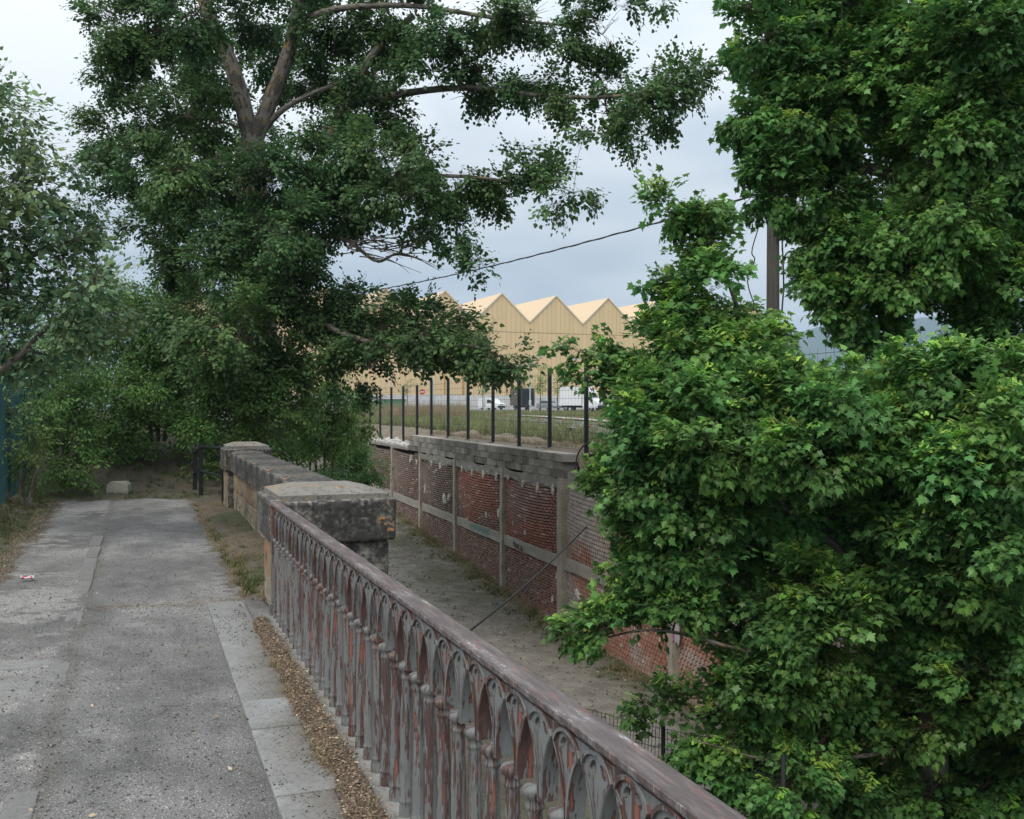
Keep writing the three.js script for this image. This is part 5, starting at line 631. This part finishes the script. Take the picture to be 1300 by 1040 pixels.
// young trees before the factory
const sapling = (px, py0, py1, D, rx, label, seed, leaf = 'bushL') => { const b = at(px, HORIZON, D); const base = V(b.x, 0.9, b.z), cl = C([[px, mix(py0, py1, 0.25), rx * 0.7, (py1 - py0) * 0.25], [px + 1, mix(py0, py1, 0.6), rx, (py1 - py0) * 0.25], [px - 1, mix(py0, py1, 0.85), rx * 0.8, (py1 - py0) * 0.16]], D, 0.1, seed); growTree('young_tree', label, 'tree', { seed, base, limbs: [[[base, at(px, mix(py0, py1, 0.9), D), at(px, py0 + 4, D)], 0.06, 0.015, 'trunk']], clumps: cl, leaf, density: 36, size: 1.5, droop: 0.1, twigs: 5, bunch: 6, bunchSize: 0.5, wood: 0.5 }, 'young trees before the factory'); };
sapling(686, 466, 502, 92, 6, 'slim light green young tree beside the tall two-armed lamp', 61); sapling(708, 476, 498, 100, 5, 'thin young tree behind the black fence post by the white truck', 62, 'bush'); sapling(613, 480, 500, 115, 4, 'small dark young tree beside the street lamp near the white van', 63, 'bush'); sapling(517, 482, 500, 120, 5, 'thin bare-looking young tree before the factory plinth', 64, 'bush');

/* ------------------------------------------------------------------ grass, weeds, litter */
function tuft(n, h, w, lean, seed, a, b) { const r = rng(seed), pos = [], col = [], idx = []; for (let i = 0; i < n; i++) { const ang = r() * 6.283, x0 = (r() - .5) * 0.12, z0 = (r() - .5) * 0.12, H = h * (0.5 + 0.6 * r()), L = lean * (0.3 + r()) * H, dx = Math.cos(ang), dz = Math.sin(ang), px = -dz * w, pz = dx * w, k = pos.length / 3, c = mix3(a, b, r()); for (const [t, ww] of [[0, 1], [0.5, 0.8], [1, 0]]) { const ox = x0 + dx * L * t * t, oz = z0 + dz * L * t * t, y = H * (t - 0.15 * lean * t * t); pos.push(ox - px * ww, y, oz - pz * ww, ox + px * ww, y, oz + pz * ww); col.push(...c, ...c); } idx.push(k, k + 1, k + 2, k + 1, k + 3, k + 2, k + 2, k + 3, k + 4); } const g = new THREE.BufferGeometry(); g.setAttribute('position', new THREE.Float32BufferAttribute(pos, 3)); g.setAttribute('color', new THREE.Float32BufferAttribute(col, 3)); g.setIndex(idx); g.computeVertexNormals(); return g; }
const grassM = leafMat({ transmission: 0.3, clearcoat: 0.05 });
{
  const r = rng(900), put = (name, g, n, fn, label, cat = 'grass') => { const ms = [], cs = []; for (let k = 0; k < n; k++) { const o = fn(); if (!o) continue; const s = o[1]; ms.push(M4(o[0], E((r() - .5) * .3, r() * 6.3, (r() - .5) * .3), V(s, s * (0.7 + 0.6 * r()), s))); const q = 0.75 + 0.5 * r(); cs.push([q, q, q]); } top(instanced(name, g, grassM, ms, cs), label, cat, null, 'stuff'); };
  const green = tuft(16, 0.16, 0.004, 0.7, 1, [0.05, 0.085, 0.022], [0.11, 0.14, 0.05]), dry = tuft(16, 0.2, 0.0035, 0.9, 2, [0.24, 0.19, 0.1], [0.36, 0.3, 0.18]), tall = tuft(14, 0.85, 0.007, 0.35, 3, [0.09, 0.12, 0.05], [0.17, 0.18, 0.09]), tallDry = tuft(12, 0.7, 0.006, 0.5, 4, [0.26, 0.21, 0.13], [0.38, 0.31, 0.2]), meadow = tuft(22, 0.34, 0.013, 0.6, 5, [0.15, 0.19, 0.075], [0.29, 0.28, 0.15]);
  put('verge_grass', green, 2600, () => { const u = 8 + 12 * r(), v = -1.45 - 1.4 * Math.pow(r(), 0.8); if (fbm(u * 1.2, v * 2 + 5, 3) < 0.44) return; return [B(u, bankH(u, v) - 0.01, v), 0.25 + 0.4 * r()]; }, 'short green grass on the verge left of the path');
  put('verge_straw', dry, 1500, () => { const u = 7 + 12.6 * r(), v = -1.3 - 1.3 * r(); return [B(u, bankH(u, v) - 0.01, v), 0.15 + 0.35 * r()]; }, 'dry straw on the verge left of the path');
  put('bank_grass', green, 600, () => { const u = 19.4 + 4.5 * r(), v = -2.8 + 5 * r(); return [B(u, bankH(u, v) - 0.01, v), 0.3 + 0.5 * r()]; }, 'thin grass on the bank where the path ends');
  put('parapet_grass', green, 520, () => { const u = 9.15 + 9 * r() * r(), v = 0.86 + 0.5 * r(); if (fbm(u * 2 + 3, v * 3, 3) < 0.43 + 0.05 * (u > 11)) return; return [B(u, 0.005, v), 0.25 + 0.35 * r()]; }, 'grass growing along the foot of the parapet');
  put('parapet_straw', dry, 900, () => { const u = 8.9 + 8.9 * r(), v = 0.82 + 0.54 * r(); return [B(u, 0.0, v), 0.15 + 0.35 * r()]; }, 'dry stalks along the foot of the parapet');
  put('railing_straw', dry, 420, () => { const u = 1.5 + 6.1 * r(), v = 0.76 + 0.16 * r(); if (fbm(u * 2.5, 4, 3) < 0.46) return; return [B(u, 0.03, v), 0.15 + 0.3 * r()]; }, 'dry straw caught along the iron railing');
  put('railing_weeds', green, 12, () => { const u = 2 + 6 * r(), v = 0.79 + 0.12 * r(); return [B(u, 0.03, v), 0.3 + 0.3 * r()]; }, 'small green weeds along the iron railing');
  put('yard_grass', green, 6500, () => { const u = -12 + 34 * r(), s = r(); const v = s < 0.5 ? -0.28 - 0.9 * r() * r() : -4.2 - 2.8 * r(); if (fbm(u * 0.8, v * 0.8, 3) < (s > 0.5 ? 0.47 : 0.4)) return; return [Wl(u, yardH(u) - 0.02, v), 0.3 + 0.6 * r()]; }, 'grass along the edges of the dirt yard');
  put('yard_straw', dry, 2600, () => { const u = -12 + 34 * r(), s = r(); const v = s < 0.6 ? -0.28 - 0.7 * r() * r() : -3.6 - 3 * r(); return [Wl(u, yardH(u) - 0.02, v), 0.4 + 0.6 * r()]; }, 'dry stalks along the edges of the dirt yard');
  put('meadow_grass', meadow, 26000, () => { const u = -10 + 110 * Math.pow(r(), 1.3), v = 1.6 + 75 * Math.pow(r(), 1.4); const w = Wl(u, 0, v); const px = 650 + F * w.x / -w.z; if (px < 380 || px > 1000) return; return [Wl(u, fieldH(u, v) - 0.03, v), 0.7 + 0.6 * r()]; }, 'rough meadow grass covering the field');
  put('field_straw', tallDry, 5200, () => { const u = -6 + 26 * r(), v = 0.45 + 2.4 * r() * r(); return [Wl(u, fieldH(u, v) - 0.12 - (u > 15.8 ? 0.3 : 0) - (u < -1.5 ? 0.7 : 0), v), 0.14 + 0.3 * r()]; }, 'dry straw along the foot of the black fence');
  put('tall_weeds', tall, 340, () => { const u = -3.6 + 2.6 * r(), v = 0.7 + 1.9 * r(); return [Wl(u, fieldH(u, v) - 0.4, v), 0.9 + 0.6 * r()]; }, 'tall green weeds behind the fence near the main column', 'weeds');
  put('tall_straw', tallDry, 420, () => { const u = -5.5 + 5.2 * r(), v = 0.25 + 1.4 * r(); return [Wl(u, fieldH(u, v) - 0.75, v), 0.7 + 0.6 * r()]; }, 'tall dry stalks where the wall cap ends', 'weeds');
  put('far_weeds', tallDry, 1400, () => { const p = at(425 + 170 * r(), HORIZON, 70 + 50 * r()); return [V(p.x, 0.8, p.z), 1.0 + 0.9 * r()]; }, 'pale tall weeds before the green container', 'weeds');
  // poppies
  const ms = [], pg = new THREE.SphereGeometry(1, 6, 4); for (let k = 0; k < 60; k++) { const u = 2 + 50 * r(), v = 4 + 34 * r(); ms.push(M4(Wl(u, fieldH(u, v) + 0.36, v), E(0, 0, 0), V(0.055, 0.035, 0.055))); } top(instanced('poppies', pg, std({ color: lin(0.55, 0.05, 0.03), roughness: 0.8 }), ms), 'scattered red poppies in the meadow grass', 'flowers', null, 'stuff');
  const moundH = (u, v) => 0.012 + 0.058 * sstep(0.69 + 0.1 * fbm(u * 4 + 3, 5, 3), 0.86, v) * (0.55 + 0.9 * fbm(u * 4, v * 10, 4));
  // leaf litter in the gutter by the railing and on the verge
  const lg = leaves.oval.map((g) => { g = g.clone(); colored(g, () => [1, 1, 1]); return g; }), lm2 = [[], []], lc = [[], []]; const litM = std({ vertexColors: true, roughness: 1, side: THREE.DoubleSide });
  for (let k = 0; k < 44000; k++) { const q = r(); let u, v, y; if (q < 0.8) { u = 0.8 + 7 * Math.pow(r(), 0.8); v = 0.81 + 0.13 * (r() + r() - 1) * (0.6 + 0.8 * fbm(u * 3 + 9, 2, 3)); y = moundH(u, v) + 0.012 * r(); } else if (q < 0.85) { u = 8.8 + 9 * r(); v = 0.85 + 0.5 * r(); y = 0.015 + 0.012 * r(); } else if (q < 0.99) { u = 6 + 13 * r(); v = -1.2 - 1.2 * r(); y = bankH(u, Math.min(v, -1.2)) + 0.02; if (v > -1.42) y = 0.02; } else { u = 3 + 15 * r(); v = -1.3 + 2 * r(); y = 0.02; } if (v < 0.56 && v > 0.5) continue; const s = q < 0.8 ? 0.005 + 0.02 * r() * r() : 0.012 + 0.022 * r(), g = 0.35 + 0.85 * r(), j = k % 2; lm2[j].push(M4(B(u, y, v), E((r() - .5) * 1.2, r() * 6.3, (r() - .5) * 1.2), s)); lc[j].push(r() < 0.75 ? [0.22 * g, 0.15 * g, 0.1 * g] : [0.4 * g, 0.33 * g, 0.23 * g]); }
  lg.forEach((g, j) => top(instanced('leaf_litter', g, litM, lm2[j], lc[j]), j ? 'curled brown dead leaves blown about the verges' : 'brown dead leaf litter gathered along the railing', 'litter', null, 'stuff'));
  // mound of soil the litter lies on
  const gm = grid(0, 7.85, 300, 0.69, 0.905, 16, (u, v) => B(u, moundH(u, v), v), (u, v) => mix3([0.085, 0.062, 0.042], [0.21, 0.16, 0.105], fbm(u * 8, v * 20, 4)), 2); top(part('gutter_soil', gm, mat.soil, scene), 'ridge of brown soil along the foot of the iron railing', 'soil', null, 'structure');
  const pm = grid(8.85, 17.2, 160, 0.8, 1.45, 20, (u, v) => B(u, -0.03 + 0.075 * sstep(8.8, 9.3, u) * sstep(0.72, 1.1, v + 0.3 * (fbm(u * 1.3, 9, 3) - .5)) * (0.5 + fbm(u * 2, v * 5, 4)), v), (u, v) => mix3(mix3([0.1, 0.08, 0.055], [0.22, 0.18, 0.13], fbm(u * 5, v * 9, 4)), [0.06, 0.09, 0.025], sstep(0.5, 0.6, fbm(u * 1.6 + 9, v * 3, 3)) * 0.7), 1.5); top(part('verge_soil', pm, mat.soil, scene), 'strip of soil between path and parapet', 'soil', null, 'structure');
  const yp = [], ypc = []; for (let k = 0; k < 7000; k++) { const u = -16 + 34 * r(), v = -0.3 - 7 * r(), s = 0.012 + 0.035 * r() * r() * r(); yp.push(M4(Wl(u, yardH(u) + (fbm(u * 0.7, v * 0.7, 4) - 0.5) * 0.14 + s * 0.2, v), E(r() * 6, r() * 6, r() * 6), V(s * 1.4, s * 0.7, s))); const g = 0.12 + 0.3 * r() * r(); ypc.push([g, g * 0.94, g * 0.84]); } top(instanced('yard_stones', new THREE.DodecahedronGeometry(1, 0), std({ roughness: 1 }), yp, ypc), 'small stones and clods strewn over the dirt yard', 'stones', null, 'stuff');
  // soil heaps and rubble along the fence
  const hg = grid(-1, 16, 170, 0.3, 2.6, 22, (u, v) => Wl(u, fieldH(u, v) - 0.06 + 0.2 * Math.exp(-Math.pow((v - 1.35) / 0.55, 2)) * sstep(0.35, 0.7, fbm(u * 0.75, 3, 3)) + 0.22 * (fbm(u * 2.2, v * 3, 4) - .5), v), (u, v) => mix3([0.25, 0.185, 0.14], [0.4, 0.34, 0.25], fbm(u * 2, v * 2, 4)), 1); top(part('soil_heap', hg, mat.soil, scene), 'low heaps of pale soil along the black fence', 'soil', null, 'structure');
  const rk = new THREE.DodecahedronGeometry(1, 0), rm = [], rc = []; for (let k = 0; k < 1500; k++) { const u = 15.9 + 9 * r(), v = -0.1 + 2.4 * r() * r(), s = 0.03 + 0.1 * r() * r() * r(); rm.push(M4(Wl(u, 0.1 + 0.18 * sstep(0, 1.4, v), v), E(r() * 6, r() * 6, r() * 6), V(s * 1.3, s * 0.7, s))); const g = 0.28 + 0.3 * r(); rc.push([g, g * 0.96, g * 0.9]); } top(instanced('rubble', rk, std({ roughness: 1 }), rm, rc), 'pale broken rubble lying on the low far end of the wall', 'rubble', null, 'stuff');
}

scene.traverse((o) => { if (o.isMesh) { o.castShadow = true; o.receiveShadow = true; } });
renderer.render(scene, camera);
